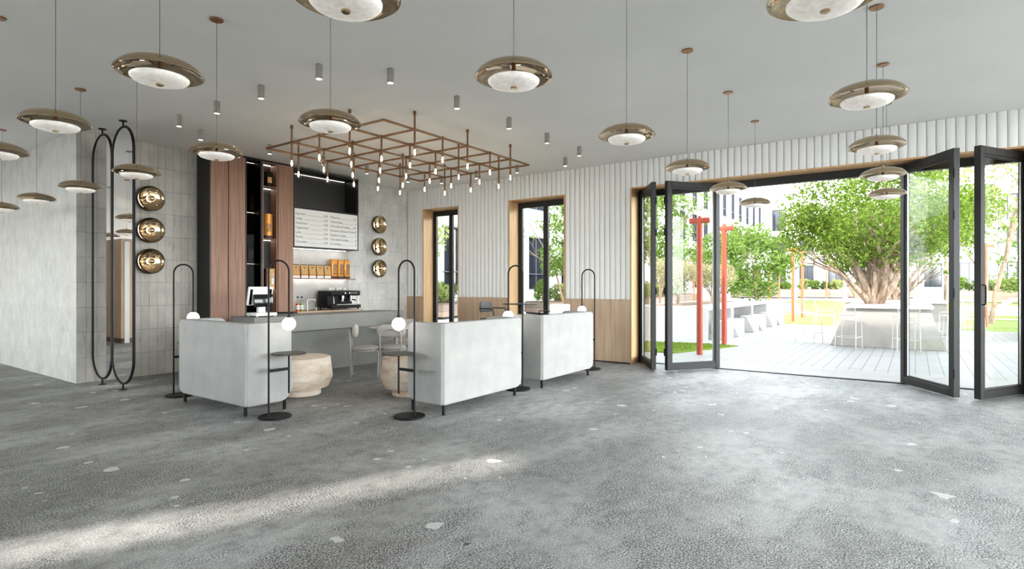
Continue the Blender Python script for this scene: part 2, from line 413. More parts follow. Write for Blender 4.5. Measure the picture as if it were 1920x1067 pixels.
def sroot(name, label=None, loc=(0, 0, 0), rz=0.):
    o = bpy.data.objects.new(name, None); o.empty_display_size = .1; C.objects.link(o); o.location = loc
    o.rotation_euler = (0, 0, rz); o['kind'] = 'structure'
    if label: o['label'] = label
    return o
def kids(o): return [c for c in bpy.data.objects if c.parent == o]
def dup(root, loc, rz=None, label=None, group=None):
    r = root.copy(); C.objects.link(r); r.location = loc
    if rz is not None: r.rotation_euler = (0, 0, rz)
    if label: r['label'] = label
    if group: r['group'] = group
    for ch in root.children:
        c = ch.copy(); C.objects.link(c); c.parent = r
        for g in ch.children:
            d = g.copy(); C.objects.link(d); d.parent = c
    return r
def text(body, size, mat, parent, mtx, align='LEFT', name='lettering', ext=.0006):
    cu = bpy.data.curves.new(name, 'FONT'); cu.body = body; cu.size = size; cu.align_x = align
    cu.extrude = ext; cu.resolution_u = 2; cu.materials.append(mat)
    tmp = bpy.data.objects.new(name, cu); me = bpy.data.meshes.new_from_object(tmp)
    bpy.data.objects.remove(tmp); bpy.data.curves.remove(cu); me.name = name
    o = bpy.data.objects.new(name, me); C.objects.link(o); o.parent = parent; o.matrix_local = mtx
    return o
RX90 = Matrix.Rotation(PI/2, 4, 'X')
def arc(cx, cz, r, a0, a1, n=14):
    return [(cx+r*math.cos(a0+(a1-a0)*i/n), cz+r*math.sin(a0+(a1-a0)*i/n)) for i in range(n+1)]

# ------------------------------------------------------------------ room shell
WX, SY, NY = -4.0, -4.2, 19.0      # west, south and north walls
XO = 10.30                          # outer face of the courtyard facade
struct('floor', MB().box(WX-.3, XO-.06, SY-.3, NY+.3, -.2, 0), M['floor'])
# ceiling slab with two unseen slots, added and shaped to cast the sun strips
SAZ = Vector((-.92, .39)).normalized(); SEL = math.radians(38)
sh = H/math.tan(SEL); off = SAZ*sh
slotA = [Vector(p)+off for p in ((.50, 4.36), (3.95, 2.90), (3.75, 2.58), (.42, 3.99))]
slotB = [Vector(p)+off for p in ((3.0, 9.62), (4.6, 8.88), (4.57, 8.80), (2.97, 9.54))]
def ceiling():
    mb = MB()
    x0, x1, y0, y1 = WX-.3, XO, SY-.3, NY+.3
    # bands in y around the slots, each slot held in its own rectangle
    def rect(a, b, c, d): mb.box(a, b, c, d, H, H+.25)
    def holed(a, b, c, d, q):
        out = [Vector(p) for p in ((a, c), (b, c), (b, d), (a, d))]
        q2 = [q[3], q[2], q[1], q[0]]
        for z, fl in ((H, 1), (H+.25, 0)):
            for i in range(4):
                j = (i+1) % 4
                mb.face([(out[i].x, out[i].y, z), (out[j].x, out[j].y, z), (q2[j].x, q2[j].y, z), (q2[i].x, q2[i].y, z)])
        for i in range(4):
            j = (i+1) % 4
            mb.face([(q2[i].x, q2[i].y, H), (q2[j].x, q2[j].y, H), (q2[j].x, q2[j].y, H+.25), (q2[i].x, q2[i].y, H+.25)])
    ya0, ya1 = 4.2, 6.6; yb0, yb1 = 10.4, 11.8
    rect(x0, x1, y0, ya0); rect(x0, x1, ya1, yb0); rect(x0, x1, yb1, y1)
    holed(WX+.05, .6, ya0, ya1, slotA); rect(x0, WX+.05, ya0, ya1); rect(.6, x1, ya0, ya1)
    holed(-2.2, .9, yb0, yb1, slotB); rect(x0, -2.2, yb0, yb1); rect(.9, x1, yb0, yb1)
    return mb
struct('ceiling', ceiling(), M['ceiling'])
struct('wall_roof_parapet', MB().box(XO-.25, XO+.02, SY-.3, NY+.3, H+.25, 5.15), M['white'])

# tiled block: back wall behind the bar and its side wall (the rooms behind it are solid)
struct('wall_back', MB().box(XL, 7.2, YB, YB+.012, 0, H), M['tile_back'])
struct('wall_back_lit', MB().box(7.2, XO-.02, YB, YB+.012, 0, H), M['tile_lit'])  # right part, lighter tile colour stands in for light on it
struct('wall_left', MB().box(XL, XL+.25, YB+.012, NY, 0, H), M['tile_left'])
# far walls
struct('wall_north', MB().box(WX, XL, NY, NY+.2, 0, H), M['white'])
def wall_openings(axis, c0, c1, a0, a1, ops, z1=H):
    """wall slab along one axis with rectangular openings (u0,u1,v0,v1)"""
    mb = MB()
    def b(u0, u1, v0, v1):
        if u1-u0 < 1e-4 or v1-v0 < 1e-4: return
        if axis == 'y': mb.box(c0, c1, u0, u1, v0, v1)
        else: mb.box(u0, u1, c0, c1, v0, v1)
    u = a0
    for (p, q, lo, hi) in ops:
        b(u, p, 0, z1); b(p, q, 0, lo); b(p, q, hi, z1); u = q
    b(u, a1, 0, z1); return mb
WOPS = [(5.6, 9.6, 1.5, 3.6), (11.9, 13.4, .8, 2.9), (15.0, 18.7, .1, 3.5)]  # unseen west windows, placed and sized for the light they bring in
SOPS = [(.3, 4.85, .08, 3.62), (5.0, 9.7, .08, 3.62)]  # unseen south glazing, enlarged to brighten floor and ceiling
struct('wall_west', wall_openings('y', WX-.2, WX, SY, NY, WOPS), M['white'])
struct('wall_south', wall_openings('x', SY-.2, SY, WX, XO, SOPS), M['white'])
wn = 3
for (p, q, lo, hi) in WOPS+SOPS:
    w = (p, q, lo, hi) in WOPS
    r = sroot('window_%d' % wn); wn += 1
    f, g = MB(), MB()
    t = .06
    n = 3
    def bb(m, u0, u1, v0, v1, d=.05):
        if w: m.box(WX-.1-d/2, WX-.1+d/2, u0, u1, v0, v1)
        else: m.box(u0, u1, SY-.1-d/2, SY-.1+d/2, v0, v1)
    bb(f, p, q, lo, lo+t); bb(f, p, q, hi-t, hi); bb(f, p, p+t, lo+t, hi-t); bb(f, q-t, q, lo+t, hi-t)
    for i in range(1, n): u = p+(q-p)*i/n; bb(f, u-t/2, u+t/2, lo+t, hi-t)
    bb(g, p+t, q-t, lo+t, hi-t, .012)
    struct('frame', f, M['frame'], r); struct('pane', g, M['glass'], r)

# wood-lined reception block in the far corner of the hall: only seen in the standing mirrors
t = thing('reception_partition', 'wood-clad partition block with a pale door edge, seen in the standing mirrors', 'partition', (.60, 16.2, 0))
obj('cladding', MB().box(-.6, .08, 0, 2.6, .12, 2.62), M['wains'], t, False)
obj('plinth', MB().box(-.58, .06, .02, 2.58, 0, .12), M['walnut_edge'], t, False)
obj('door_edge', MB().box(-.10, .01, -.02, 0, .0, 2.55), M['white'], t, False)
t = thing('reception_desk', 'wood-topped reception counter with black front, seen in the right standing mirror', 'counter', (-1.6, 15.9, 0))
obj('body', MB().box(-1.2, .85, .1, .6, 0, .95), M['blackmat'], t, False)
obj('worktop', MB().box(-1.25, .9, .02, .65, .95, 1.06), M['walnut'], t, False)

# courtyard facade -----------------------------------------------------------
DOOR = (-1.28, 4.28); W2 = (5.668, 7.034); W1 = (8.43, 9.544); W0 = (-4.0, -1.75); ZT = 3.25; ZW = 1.19  # W0: unseen glazed bay, added to light the right side
def facade():
    mb = MB(); u = SY
    for (p, q) in (W0, DOOR, W2, W1):
        mb.box(XF+.03, XO, u, p, 0, H); mb.box(XF+.03, XO, p, q, ZT, H); u = q
    mb.box(XF+.03, XO, u, YB, 0, H); return mb
struct('wall_right', facade(), M['white'])
def slats():
    mb = MB(); pitch = .1073; y = YB-.01
    prof = [(0, .028), (.006, .010), (.016, .002), (.024, 0), (.0855, 0), (.0935, .002), (.0985, .010), (.1005, .028)]
    while y > SY+.12:
        y0 = y-pitch; lo = ZW
        runs = [(y0, y)]
        mid = (y0+y)/2
        for (p, q) in (W0, DOOR, W2, W1):
            if p < mid < q: lo = ZT
        pts = [(XF+d, y-.0035-u) for u, d in prof]
        mb.prism(pts, lo, H-.004)
        y = y0
    return mb
struct('trim_1', slats(), M['slat'], None, True)
def wainscot():
    mb = MB()
    for a, b, joints in ((W0[1], DOOR[0], []), (SY, W0[0], []), (DOOR[1], W2[0], [4.665, 5.05]), (W2[1], W1[0], [7.373, 7.79, 7.87]), (W1[1], YB, [9.9])):
        e = [a]+sorted(joints)+[b]
        for p, q in zip(e, e[1:]): mb.rbox(XF-.004, XF+.03, p+.002, q-.002, .02, ZW-.004, .002, 1)
    return mb
struct('trim_2', wainscot(), M['wains'])
struct('baseboard_right', MB().box(XF+.012, XF+.03, DOOR[1], W2[0], 0, .02).box(XF+.012, XF+.03, W2[1], W1[0], 0, .02), M['black'])
def reveal(p, q, t=.025):
    x0, x1 = XF-.006, XO-.18
    return MB().box(x0, x1, p, p+t, 0, ZT).box(x0, x1, q-t, q, 0, ZT).box(x0, x1, p+t, q-t, ZT-t, ZT)
struct('trim_3', reveal(*DOOR), M['oak']); struct('trim_4', reveal(*W2), M['oak']); struct('trim_5', reveal(*W1), M['oak']); struct('trim_7', reveal(*W0), M['oak'])
# two tall glazed windows, then W0, the unseen bay added for light
for i, (p, q) in enumerate((W1, W2, W0)):
    r = sroot('window_%d' % (i+1 if i < 2 else wn))
    x0, x1 = XO-.18, XO-.10; t = .065; m = (p+q)/2-.03
    p += .0; q -= .0
    zt = ZT-.02
    struct('frame', MB().box(x0, x1, p, p+t, 0, zt).box(x0, x1, q-t, q, 0, zt).box(x0, x1, p+t, q-t, zt-t, zt).box(x0, x1, p+t, q-t, 0, .05), M['frame'], r)
    for a, b in ((p+t, m+.0), (m, q-t)):
        s = .055
        sash = struct('sash', MB().box(x0+.01, x1-.01, a+.004, a+s, .054, zt-t-.004).box(x0+.01, x1-.01, b-s, b-.004, .054, zt-t-.004)
                 .box(x0+.01, x1-.01, a+s, b-s, .054, .054+s).box(x0+.01, x1-.01, a+s, b-s, zt-t-.004-s, zt-t-.004), M['frame'], r)
        struct('pane', MB().box((x0+x1)/2-.006, (x0+x1)/2+.006, a+s, b-s, .054+s, zt-t-.004-s), M['glass'], sash)
    struct('handle', MB().rbox(x0-.045, x0-.03, m-.012, m+.012, 1.02, 1.16, .004).box(x0-.03, x0+.02, m-.008, m+.008, 1.08, 1.10), M['black'], r)
# bifold door: head track, threshold, four leaves
r = sroot('door_1')
struct('head_track', MB().box(XO-.18, XO-.08, DOOR[0]+.025, DOOR[1]-.025, ZT-.145, ZT-.025), M['frame'], r)
struct('jamb', MB().box(XO-.18, XO-.08, DOOR[1]-.085, DOOR[1]-.025, 0, ZT-.145), M['frame'], r)
struct('jamb', MB().box(XO-.18, XO-.08, DOOR[0]+.025, DOOR[0]+.085, 0, ZT-.145), M['frame'], r)
struct('threshold', MB().box(XO-.17, XO-.09, DOOR[0]+.025, DOOR[1]-.025, 0, .012), M['black'], r)
struct('threshold', MB().box(XO-.10, XO-.075, DOOR[0]+.025, DOOR[1]-.025, 0, .010), M['gasket'], r)
dn = 2
def leaf(a, b, z1, hside, label, handle=False):
    """a framed glass leaf from floor point a to b; hside = local y sign of the hinge edge"""
    global dn
    a = Vector(a); b = Vector(b); d = b-a; w = d.length; rz = math.atan2(d.y, d.x)
    r = sroot('door_%d' % dn, label, (a.x, a.y, 0), rz); dn += 1
    z0 = .018; s = .085; th = .078
    f = MB().rbox(0, s, -th/2, th/2, z0, z1, .004, 1).rbox(w-s, w, -th/2, th/2, z0, z1, .004, 1)
    f.rbox(s, w-s, -th/2, th/2, z0, z0+.10, .004, 1).rbox(s, w-s, -th/2, th/2, z1-.10, z1, .004, 1)
    fr = struct('frame', f, M['frame'], r)
    i = .022
    bead = MB()
    for y in (-.028, .012):
        bead.box(s, s+i, y, y+.016, z0+.10, z1-.10).box(w-s-i, w-s, y, y+.016, z0+.10, z1-.10)
        bead.box(s+i, w-s-i, y, y+.016, z0+.10, z0+.10+i).box(s+i, w-s-i, y, y+.016, z1-.10-i, z1-.10)
    struct('glazing_bead', bead, M['gasket'], fr)
    struct('spacer_bar', MB().box(s+i, s+i+.012, -.010, .010, z0+.10+i, z1-.10-i).box(w-s-i-.012, w-s-i, -.010, .010, z0+.10+i, z1-.10-i), M['alu'], fr)
    struct('pane', MB().box(s+i*.3, w-s-i*.3, -.005, .005, z0+.10+i*.3, z1-.10-i*.3), M['glass'], r)
    for z in (.32, 1.35, 2.35, z1-.32):
        struct('hinge', MB().cyl((w+.006, hside*.04, z-.06), (w+.006, hside*.04, z+.06), .011, 10), M['black'], r)
    if handle:
        struct('handle', MB().tube([(.03, -.036, 1.205), (.03, -.07, 1.21), (.03, -.075, 1.23), (.03, -.075, 1.43), (.03, -.07, 1.45), (.03, -.036, 1.455)], .009, 8), M['black'], r)
    return r
leaf((10.16, 4.21), (9.26, 3.62), 3.205, 1, 'open folding door leaf hinged to the oak jamb beside the wainscot')
leaf((10.17, 2.80), (9.30, 3.42), 3.205, -1, 'open folding door leaf with a red post seen through its glass')
leaf((10.16, .15), (9.20, -.43), 3.205, -1, 'open folding door leaf with white bar chairs seen through its glass')
leaf((9.21, -.635), (10.14, -1.19), 3.205, 1, 'open folding door leaf with a slim pull handle at the edge of the view', True)

# ------------------------------------------------------------------ pendants
def make_pendant(label, loc, group):
    t = thing('dish_pendant', label, 'pendant lamp', (loc[0], loc[1], 2.6), 0, group)
    R = .211
    out = [(.010, .072), (.06, .069), (.12, .056), (.17, .036), (.196, .015), (R, -.006), (R+.002, -.012)]
    inn = [(R-.003, -.013), (.190, .004), (.160, .021), (.115, .038), (.05, .048), (.010, .049)]
    obj('dish', MB().lathe(out+inn, 56), M['bronze'], t, True, None, 60)
    dif = [(0, -.068), (.05, -.067), (.10, -.062), (.128, -.053), (.140, -.041), (.141, -.033), (.134, -.028), (0, -.026)]
    obj('diffuser', MB().lathe(dif, 48), M['diffuser'], t, True, None, 60)
    obj('stem', MB().cyl((0, 0, -.028), (0, 0, .085), .012, 14), M['copper'], t)
    obj('finial', MB().lathe([(0, -.078), (.014, -.078), (.019, -.074), (.019, -.067), (0, -.065)], 20), M['brass'], t)
    obj('cord', MB().cyl((0, 0, .08), (0, 0, H-2.6-.008), .0022, 6), M['cord'], t)
    obj('canopy', MB().lathe([(0, H-2.6-.014), (.052, H-2.6-.014), (.055, H-2.6-.010), (.055, H-2.6-.001), (0, H-2.6-.001)], 28), M['copper'], t)
    return t
PG = 'brass dish pendants hung in a grid over the hall'
pend = [
 ((1.40, 3.315), 'tilted-looking brass dish pendant at the upper left over the dark floor, largest on that side'),
 ((1.40, 4.91), 'brass dish pendant before the tiled corner, its rim just below a second canopy'),
 ((1.42, 6.38), 'brass dish pendant cut in half by the left edge of the view'),
 ((1.45, 1.83), 'large brass dish pendant cut off by the top edge, left of the centre'),
 ((2.54, .29), 'large brass dish pendant cut off by the top edge at the right'),
 ((2.52, 3.35), 'brass dish pendant hanging in front of the bronze pipe chandelier'),
 ((2.54, 1.79), 'brass dish pendant alone in the middle of the ceiling, right of the chandelier'),
 ((2.52, 4.90), 'brass dish pendant in front of the top of the walnut cabinet'),
 ((2.50, 6.43), 'brass dish pendant beside the right standing mirror and the top wall sconce'),
 ((2.50, 7.94), 'brass dish pendant in front of the tiled corner edge, left of the black mirrors'),
 ((2.50, 9.48), 'small brass dish pendant against the pale tiled side wall'),
 ((2.48, 10.95), 'smallest brass dish pendant at the far left edge of the view'),
 ((4.04, 1.795), 'brass dish pendant over the white sofas side, left of the folding doors'),
 ((5.50, 1.81), 'brass dish pendant in front of the fluted wall just left above the folding door'),
 ((6.98, 1.81), 'brass dish pendant whose rim meets the post of the left open door leaf'),
 ((8.42, 1.825), 'smallest brass dish pendant in front of the slot-windowed white building'),
 ((4.05, .24), 'topmost brass dish pendant in the stack of four at the right'),
 ((5.54, .26), 'second brass dish pendant from the top in the right stack, against the fluted wall'),
 ((7.02, .275), 'third brass dish pendant from the top in the right stack, at the tree crown top'),
 ((8.55, .295), 'lowest brass dish pendant in the right stack, before the big tree crown'),
 ((1.41, 10.9), 'brass dish pendant far back in the hall, seen in the right standing mirror'),
 ((1.40, 13.95), 'brass dish pendant farthest back, seen low in the right standing mirror'),
 ((1.25, 15.3), 'brass dish pendant by the reception partition, seen in the left standing mirror'),
]
p0 = make_pendant(pend[0][1], pend[0][0], PG)
for (xy, lb) in pend[1:]: dup(p0, (xy[0], xy[1], 2.6), None, lb, PG)

# ------------------------------------------------------------------ ceiling cylinder spots
def make_spot(label, loc):
    t = thing('ceiling_spotlight', label, 'spotlight', loc, 0, 'concrete cylinder spotlights around the chandelier')
    obj('housing', MB().lathe([(0, -.006), (.036, -.006), (.036, -.150), (.032, -.152), (.031, -.140), (0, -.140)], 24), M['cyl'], t)
    obj('lens', MB().lathe([(0, -.1465), (.0305, -.1465), (.0305, -.141), (0, -.141)], 20), M['spotglow'], t)
    obj('ceiling_plate', MB().lathe([(0, 0), (.030, 0), (.030, -.006), (0, -.006)], 20), M['black'], t)
    return t
o4 = ['nearest', 'second', 'third', 'farthest']; o5 = ['first', 'second', 'third', 'fourth', 'last']
sp = []
for i, y in enumerate((5.04, 6.11, 7.09, 8.08)): sp.append(((3.65, y), 'concrete cylinder spotlight, %s from the camera in the row left of the bronze chandelier' % o4[i]))
for i, x in enumerate((4.16, 5.23, 6.31, 7.29, 8.30)): sp.append(((x, 4.525), 'concrete cylinder spotlight, %s going right in the row before the bronze chandelier' % o5[i]))
for i, y in enumerate((5.12, 6.17, 7.16, 8.10)): sp.append(((8.87, y), 'concrete cylinder spotlight, %s from the doors in the row beside the fluted wall' % o4[i]))
for i, x in enumerate((4.173, 5.27, 6.30, 7.28, 8.36)): sp.append(((x, 8.57), 'concrete cylinder spotlight, %s from the mirrors in the row before the bar' % o5[i]))
s0 = make_spot(sp[0][1], (*sp[0][0], H))
for (xy, lb) in sp[1:]: dup(s0, (xy[0], xy[1], H), None, lb)

# ------------------------------------------------------------------ pipe chandelier
def chandelier():
    gx = [4.815+.5405*i for i in range(7)]; gy = [5.365+.6375*i for i in range(5)]; zg = 3.497
    cx, cy = (gx[0]+gx[-1])/2, (gy[0]+gy[-1])/2
    t = thing('pipe_chandelier', 'rectangular bronze pipe grid chandelier with clear globe bulbs over the lounge', 'chandelier', (cx, cy, zg))
    g = MB()
    for i, x in enumerate(gx): g.cyl((x-cx, gy[0]-cy, 0), (x-cx, gy[-1]-cy, 0), .0155, 10)
    for y in gy: g.cyl((gx[0]-cx, y-cy, 0), (gx[-1]-cx, y-cy, 0), .0155, 10)
    for x in (gx[0], gx[-1]):
        for y in (gy[0], gy[-1]): g.ball((x-cx, y-cy, 0), .0160, 10)
    obj('pipe_grid', g, M['pipe'], t)
    rod = bulb = None
    up = [(0, 1), (0, 3), (1, 0), (3, 0), (5, 0), (1, 4), (3, 4), (5, 4), (6, 1), (6, 3), (2, 3), (4, 1), (4, 3)]
    hub = MB().cyl((0, 0, -.02), (0, 0, .02), .019, 10)
    for i in range(7):
        for j in range(5):
            if i in (0, 6) and j in (0, 4): continue
            P = (gx[i]-cx, gy[j]-cy, 0)
            if rod is None:
                rod = obj('drop_rod', MB().cyl((0, 0, .015), (0, 0, -.215), .0135, 10).cyl((0, 0, -.02), (0, 0, .02), .0215, 10).cyl((0, 0, -.205), (0, 0, -.255), .0165, 12), M['pipe'], t, True, P)
                b = obj('bulb', MB().lathe([(.013, -.250), (.015, -.268), (.030, -.284), (.043, -.304), (.047, -.326), (.041, -.348), (.026, -.363), (0, -.369)], 22), M['bulbglass'], rod)
                f = obj('filament', MB().lathe([(0, -.262), (.006, -.264), (.0115, -.288), (.012, -.315), (.009, -.335), (0, -.342)], 12), M['filament'], rod)
            else:
                r = rod.copy(); C.objects.link(r); r.parent = t; r.location = P
                for c in (b, f): k = c.copy(); C.objects.link(k); k.parent = r
            if (i, j) in up:
                obj('ceiling_rod', MB().cyl((P[0], P[1], .01), (P[0], P[1], H-zg-.03), .0135, 10).cyl((P[0], P[1], H-zg-.045), (P[0], P[1], H-zg), .021, 14), M['pipe'], t)
    return t
chandelier()

# ------------------------------------------------------------------ standing mirrors
def mirror(y, label):
    t = thing('standing_mirror', label, 'mirror', (3.318, y, 0))
    r = .345; zb, zt = .09+r, 3.648-r
    path = [(0, u, v) for u, v in arc(0, zt, r, 0, PI, 20)]+[(0, u, v) for u, v in arc(0, zb, r, PI, 2*PI, 20)]
    obj('frame', MB().tube(path, .0185, 10, True), M['black'], t)
    poly = [(u, v) for _, u, v in path]; k = (r-.004)/r
    pl = [(u*k, (v-zt)*k+zt if v > 1.8 else (v-zb)*k+zb) for u, v in poly]
    obj('mirror_pane', MB().prism(pl, -.004, .004, 'yz'), M['mirror'], t, False)
    obj('floor_stand', MB().cyl((0, 0, .006), (0, 0, .095), .011, 10).lathe([(0, 0), (.05, 0), (.05, .008), (0, .010)], 20), M['black'], t)
    obj('ceiling_stand', MB().cyl((0, 0, 3.645), (0, 0, H-.008), .011, 10).lathe([(0, H-.012), (.05, H-.012), (.05, H), (0, H)], 20), M['black'], t)
mirror(9.692, 'black-framed oval standing mirror farther from the camera, reflecting tiles and a sliver of hall')
mirror(8.972, 'black-framed oval standing mirror nearer the camera, reflecting the wood-clad partition')

# ------------------------------------------------------------------ sofas
def sofa(label, loc, rz, arm_near):
    """local: back along +x at y 0..; opens to +y; x 0..1.57"""
    t = thing('lounge_sofa', label, 'sofa', loc, rz, 'white high-shell lounge sofas')
    Ln, D = 1.56, .56; z0, z1 = .115, 1.03
    obj('back_panel', MB().pad(.016, Ln-.016, z0, z1, (.03, .12, .075, .022) if arm_near == 'l' else (.12, .03, .022, .075), 0, .12, .022), M['fabric'], t)
    for k, x in (('l', .0), ('r', Ln)):
        m = MB().pad(.016, D, z0, z1, (.03, .15, .10, .022) if k == arm_near else (.12, .15, .10, .075), 0, .115, .022)
        # pad outline is x-z; turn it so it runs along +y
        m.xf(Matrix(((0, 1, 0, 0), (1, 0, 0, 0), (0, 0, 1, 0), (0, 0, 0, 1))))
        if k == 'r': m.xf(Matrix.Translation((Ln-.115, 0, 0)))
        obj('arm_panel', m, M['fabric'], t)
    for x in (.026, Ln-.026):
        obj('seam_piping', MB().cyl((x, .026, z0+.03), (x, .026, z1-.02), .011, 12), M['seatfab'], t)
    s = MB().pad(.10, .66, .14, .42, (.02, .13, .13, .02), .118, Ln-.118, .03)
    s.xf(Matrix(((0, 1, 0, 0), (1, 0, 0, 0), (0, 0, 1, 0), (0, 0, 0, 1))))
    obj('seat', s, M['seatfab'], t)
    b = MB().pad(.14, Ln-.14, .43, .98, (.05, .05, .07, .07), .12, .22, .045)
    obj('back_cushion', b, M['seatfab'], t)
    for x in (.07, Ln-.11):
        for y in (.055, .53): obj('leg', MB().cyl((x, y, 0), (x, y, .16), .019, 12), M['black'], t)
    return t
sofa('white lounge sofa at the left, showing its arm and back corner', (3.37, 7.49, 0), -PI/2, 'r')
sofa('white fabric lounge sofa in the middle with its back turned to the camera', (4.67, 4.245, 0), 0, 'l')
sofa('white lounge sofa nearest the fluted wall, its back turned to the camera', (6.72, 4.245, 0), 0, 'l')

# ------------------------------------------------------------------ arc floor lamps with tray
def lamp(label, loc, rz):
    t = thing('floor_lamp', label, 'floor lamp', loc, rz, 'black arched floor lamps with opal globes')
    s = .245
    obj('base', MB().lathe([(0, 0), (.168, 0), (.172, .004), (.172, .018), (.168, .022), (0, .022)], 44, (.075, 0, 0)), M['black'], t)
    zt = 1.724-s/2
    path = [(0, 0, .02), (0, 0, .9), (0, 0, zt)]+[(s/2-s/2*math.cos(PI*i/16), 0, zt+s/2*math.sin(PI*i/16)) for i in range(1, 17)]+[(s, 0, 1.105)]
    obj('pole', MB().tube(path, .0105, 10), M['black'], t)
    obj('lamp_cap', MB().cyl((s, 0, 1.085), (s, 0, 1.110), .022, 16), M['black'], t)
    obj('globe', MB().ball((s, 0, 1.018), .074, 28), M['globe'], t)
    obj('tray', MB().lathe([(0, .680), (.185, .680), (.187, .684), (.187, .690), (.183, .692), (0, .690)], 44, (s, 0, 0)), M['olive'], t)
    obj('tray_stem', MB().cyl((s, 0, .24), (s, 0, .682), .0105, 10), M['black'], t)
    obj('tray_bracket', MB().rbox(.0, s, -.008, .008, .500, .532, .003, 1), M['black'], t)
    return t
lamp('black arched floor lamp with glowing globe behind the left sofa, before the tiled wall', (3.49, 7.87, 0), 0)
lamp('black arched floor lamp with tray in front of the left sofa arm', (3.514, 5.735, 0), 0)
lamp('black arched floor lamp with tray in front of the middle sofa arm', (4.45, 4.463, 0), PI/2)
lamp('black arched floor lamp standing between the middle and right sofas', (6.50, 4.43, 0), PI/2)
lamp('black arched floor lamp at the far end of the right sofa by the wainscot', (8.80, 4.50, 0), PI/2)

# ------------------------------------------------------------------ stone tables
def stone_table(label, x, y):
    t = thing('stone_side_table', label, 'side table', (x, y, 0), 0, 'travertine drum tables')
    top = [(0, .502), (.352, .502), (.372, .496), (.380, .482), (.408, .235), (.404, .218), (.352, .100), (.340, .097), (0, .097)]
    obj('drum', MB().lathe(top, 56), M['trav'], t, True, None, 40)
    obj('foot', MB().lathe([(0, 0), (.252, 0), (.256, .004), (.256, .097), (0, .097)], 48), M['trav'], t)
stone_table('travertine drum table in front of the left sofa seat', 4.57, 6.70)
stone_table('travertine drum table half hidden by the middle sofa arm', 5.43, 5.50)

# ------------------------------------------------------------------ cafe table and chairs
t = thing('cafe_table', 'round pale cafe table with slim stem between grey chairs before the bar', 'table', (6.79, 7.25, 0))
obj('tabletop', MB().lathe([(0, .722), (.43, .722), (.45, .730), (.45, .737), (.445, .740), (0, .740)], 52), M['greytop'], t)
obj('column', MB().cyl((0, 0, .02), (0, 0, .722), .03, 16), M['greymetal'], t)
obj('foot', MB().lathe([(0, 0), (.25, 0), (.25, .012), (.05, .03), (0, .03)], 36), M['greymetal'], t)
def chair(label, loc, rz):
    t = thing('cafe_chair', label, 'chair', loc, rz, 'grey padded cafe chairs')
    # faces +x
    obj('seat', MB().lathe([(0, .415), (.17, .415), (.212, .425), (.222, .445), (.214, .466), (.17, .478), (0, .480)], 36), M['greyfab'], t)
    obj('seat_ring', MB().tube([(.222*math.cos(2*PI*i/32), .222*math.sin(2*PI*i/32), .412) for i in range(32)], .011, 8, True), M['greymetal'], t)
    for y in (-.165, .165):
        obj('leg', MB().cyl((-.215, y, 0), (-.215, y, .47), .012, 10), M['greymetal'], t)
        sg = 1 if y > 0 else -1
        obj('leg', MB().tube([(.205, y, 0), (.205, y, .385), (.195, y, .408), (.165, y*.95, .414), (.10, y*.98, .414)], .012, 10), M['greymetal'], t)
    ar = [(-.215, -.165, .46), (-.222, -.165, .60)]+[(-.228, -.165*math.cos(PI*i/14), .655+.105*math.sin(PI*i/14)) for i in range(15)]+[(-.222, .165, .60), (-.215, .165, .46)]
    obj('back_frame', MB().tube(ar, .012, 10), M['greymetal'], t)
    m = MB().pad(-.225, .225, .615, .825, (.085, .085, .10, .10), 0, .07, .033)
    for v in m.bm.verts:
        u, w, z = v.co; v.co = (-.205-w*.0+.07-w+.38*u*u*1.6, u, z)
    obj('backrest', m, M['greyfab'], t)
    return t
chair('grey padded cafe chair standing sideways left of the round table', (6.08, 7.20, 0), math.radians(-43))
chair('grey padded cafe chair on the camera side of the round table', (6.42, 6.94, 0), math.radians(40))
chair('grey padded cafe chair behind the round table, only its back showing', (7.35, 7.66, 0), math.radians(215))

# high table and bar chairs by the window
t = thing('high_table', 'black high round table in front of the second window', 'table', (8.92, 6.14, 0))
obj('tabletop', MB().lathe([(0, 1.088), (.325, 1.088), (.33, 1.092), (.33, 1.100), (0, 1.102)], 44), M['black'], t)
obj('column', MB().cyl((0, 0, .015), (0, 0, 1.09), .034, 16), M['black'], t)
obj('foot', MB().lathe([(0, 0), (.22, 0), (.22, .012), (.05, .025), (0, .025)], 36), M['black'], t)
def barchair(label, loc, rz, mat):
    t = thing('bar_armchair', label, 'bar chair', loc, rz, 'padded bar chairs at the high table')
    obj('seat', MB().rbox(-.20, .20, -.20, .20, .755, .80, .018, 3), mat, t)
    m = MB().pad(-.215, .215, .915, 1.115, (.03, .03, .03, .03), 0, .045, .02)
    for v in m.bm.verts:
        u, w, z = v.co; v.co = (-.225+w+.5*u*u, u, z)
    obj('backrest', m, mat, t)
    for sx in (-1, 1):
        for sy in (-1, 1):
            obj('leg', MB().cyl((sx*.215, sy*.215, 0), (sx*.185, sy*.185, .76), .011, 10), M['black'], t)
    for sy in (-1, 1):
        obj('arm_rail', MB().tube([(-.20, sy*.215, .99), (.10, sy*.245, .99), (.135, sy*.245, .975), (.14, sy*.24, .94), (.15, sy*.19, .77)], .010, 8), M['black'], t)
    obj('foot_rail', MB().tube([(.20, .20, .26), (.20, -.20, .26), (-.20, -.20, .26), (-.20, .20, .26)], .009, 8, True), M['black'], t)
barchair('grey-backed bar armchair in front of the wainscot between the two windows', (9.05, 6.87, 0), math.radians(-85), M['greymetal'] if False else plain('charcoal_pad', (.09, .09, .09), .6))
barchair('white-backed bar armchair in front of the second window mullion', (8.90, 5.36, 0), math.radians(60), plain('ivory_pad', (.72, .69, .64), .8))

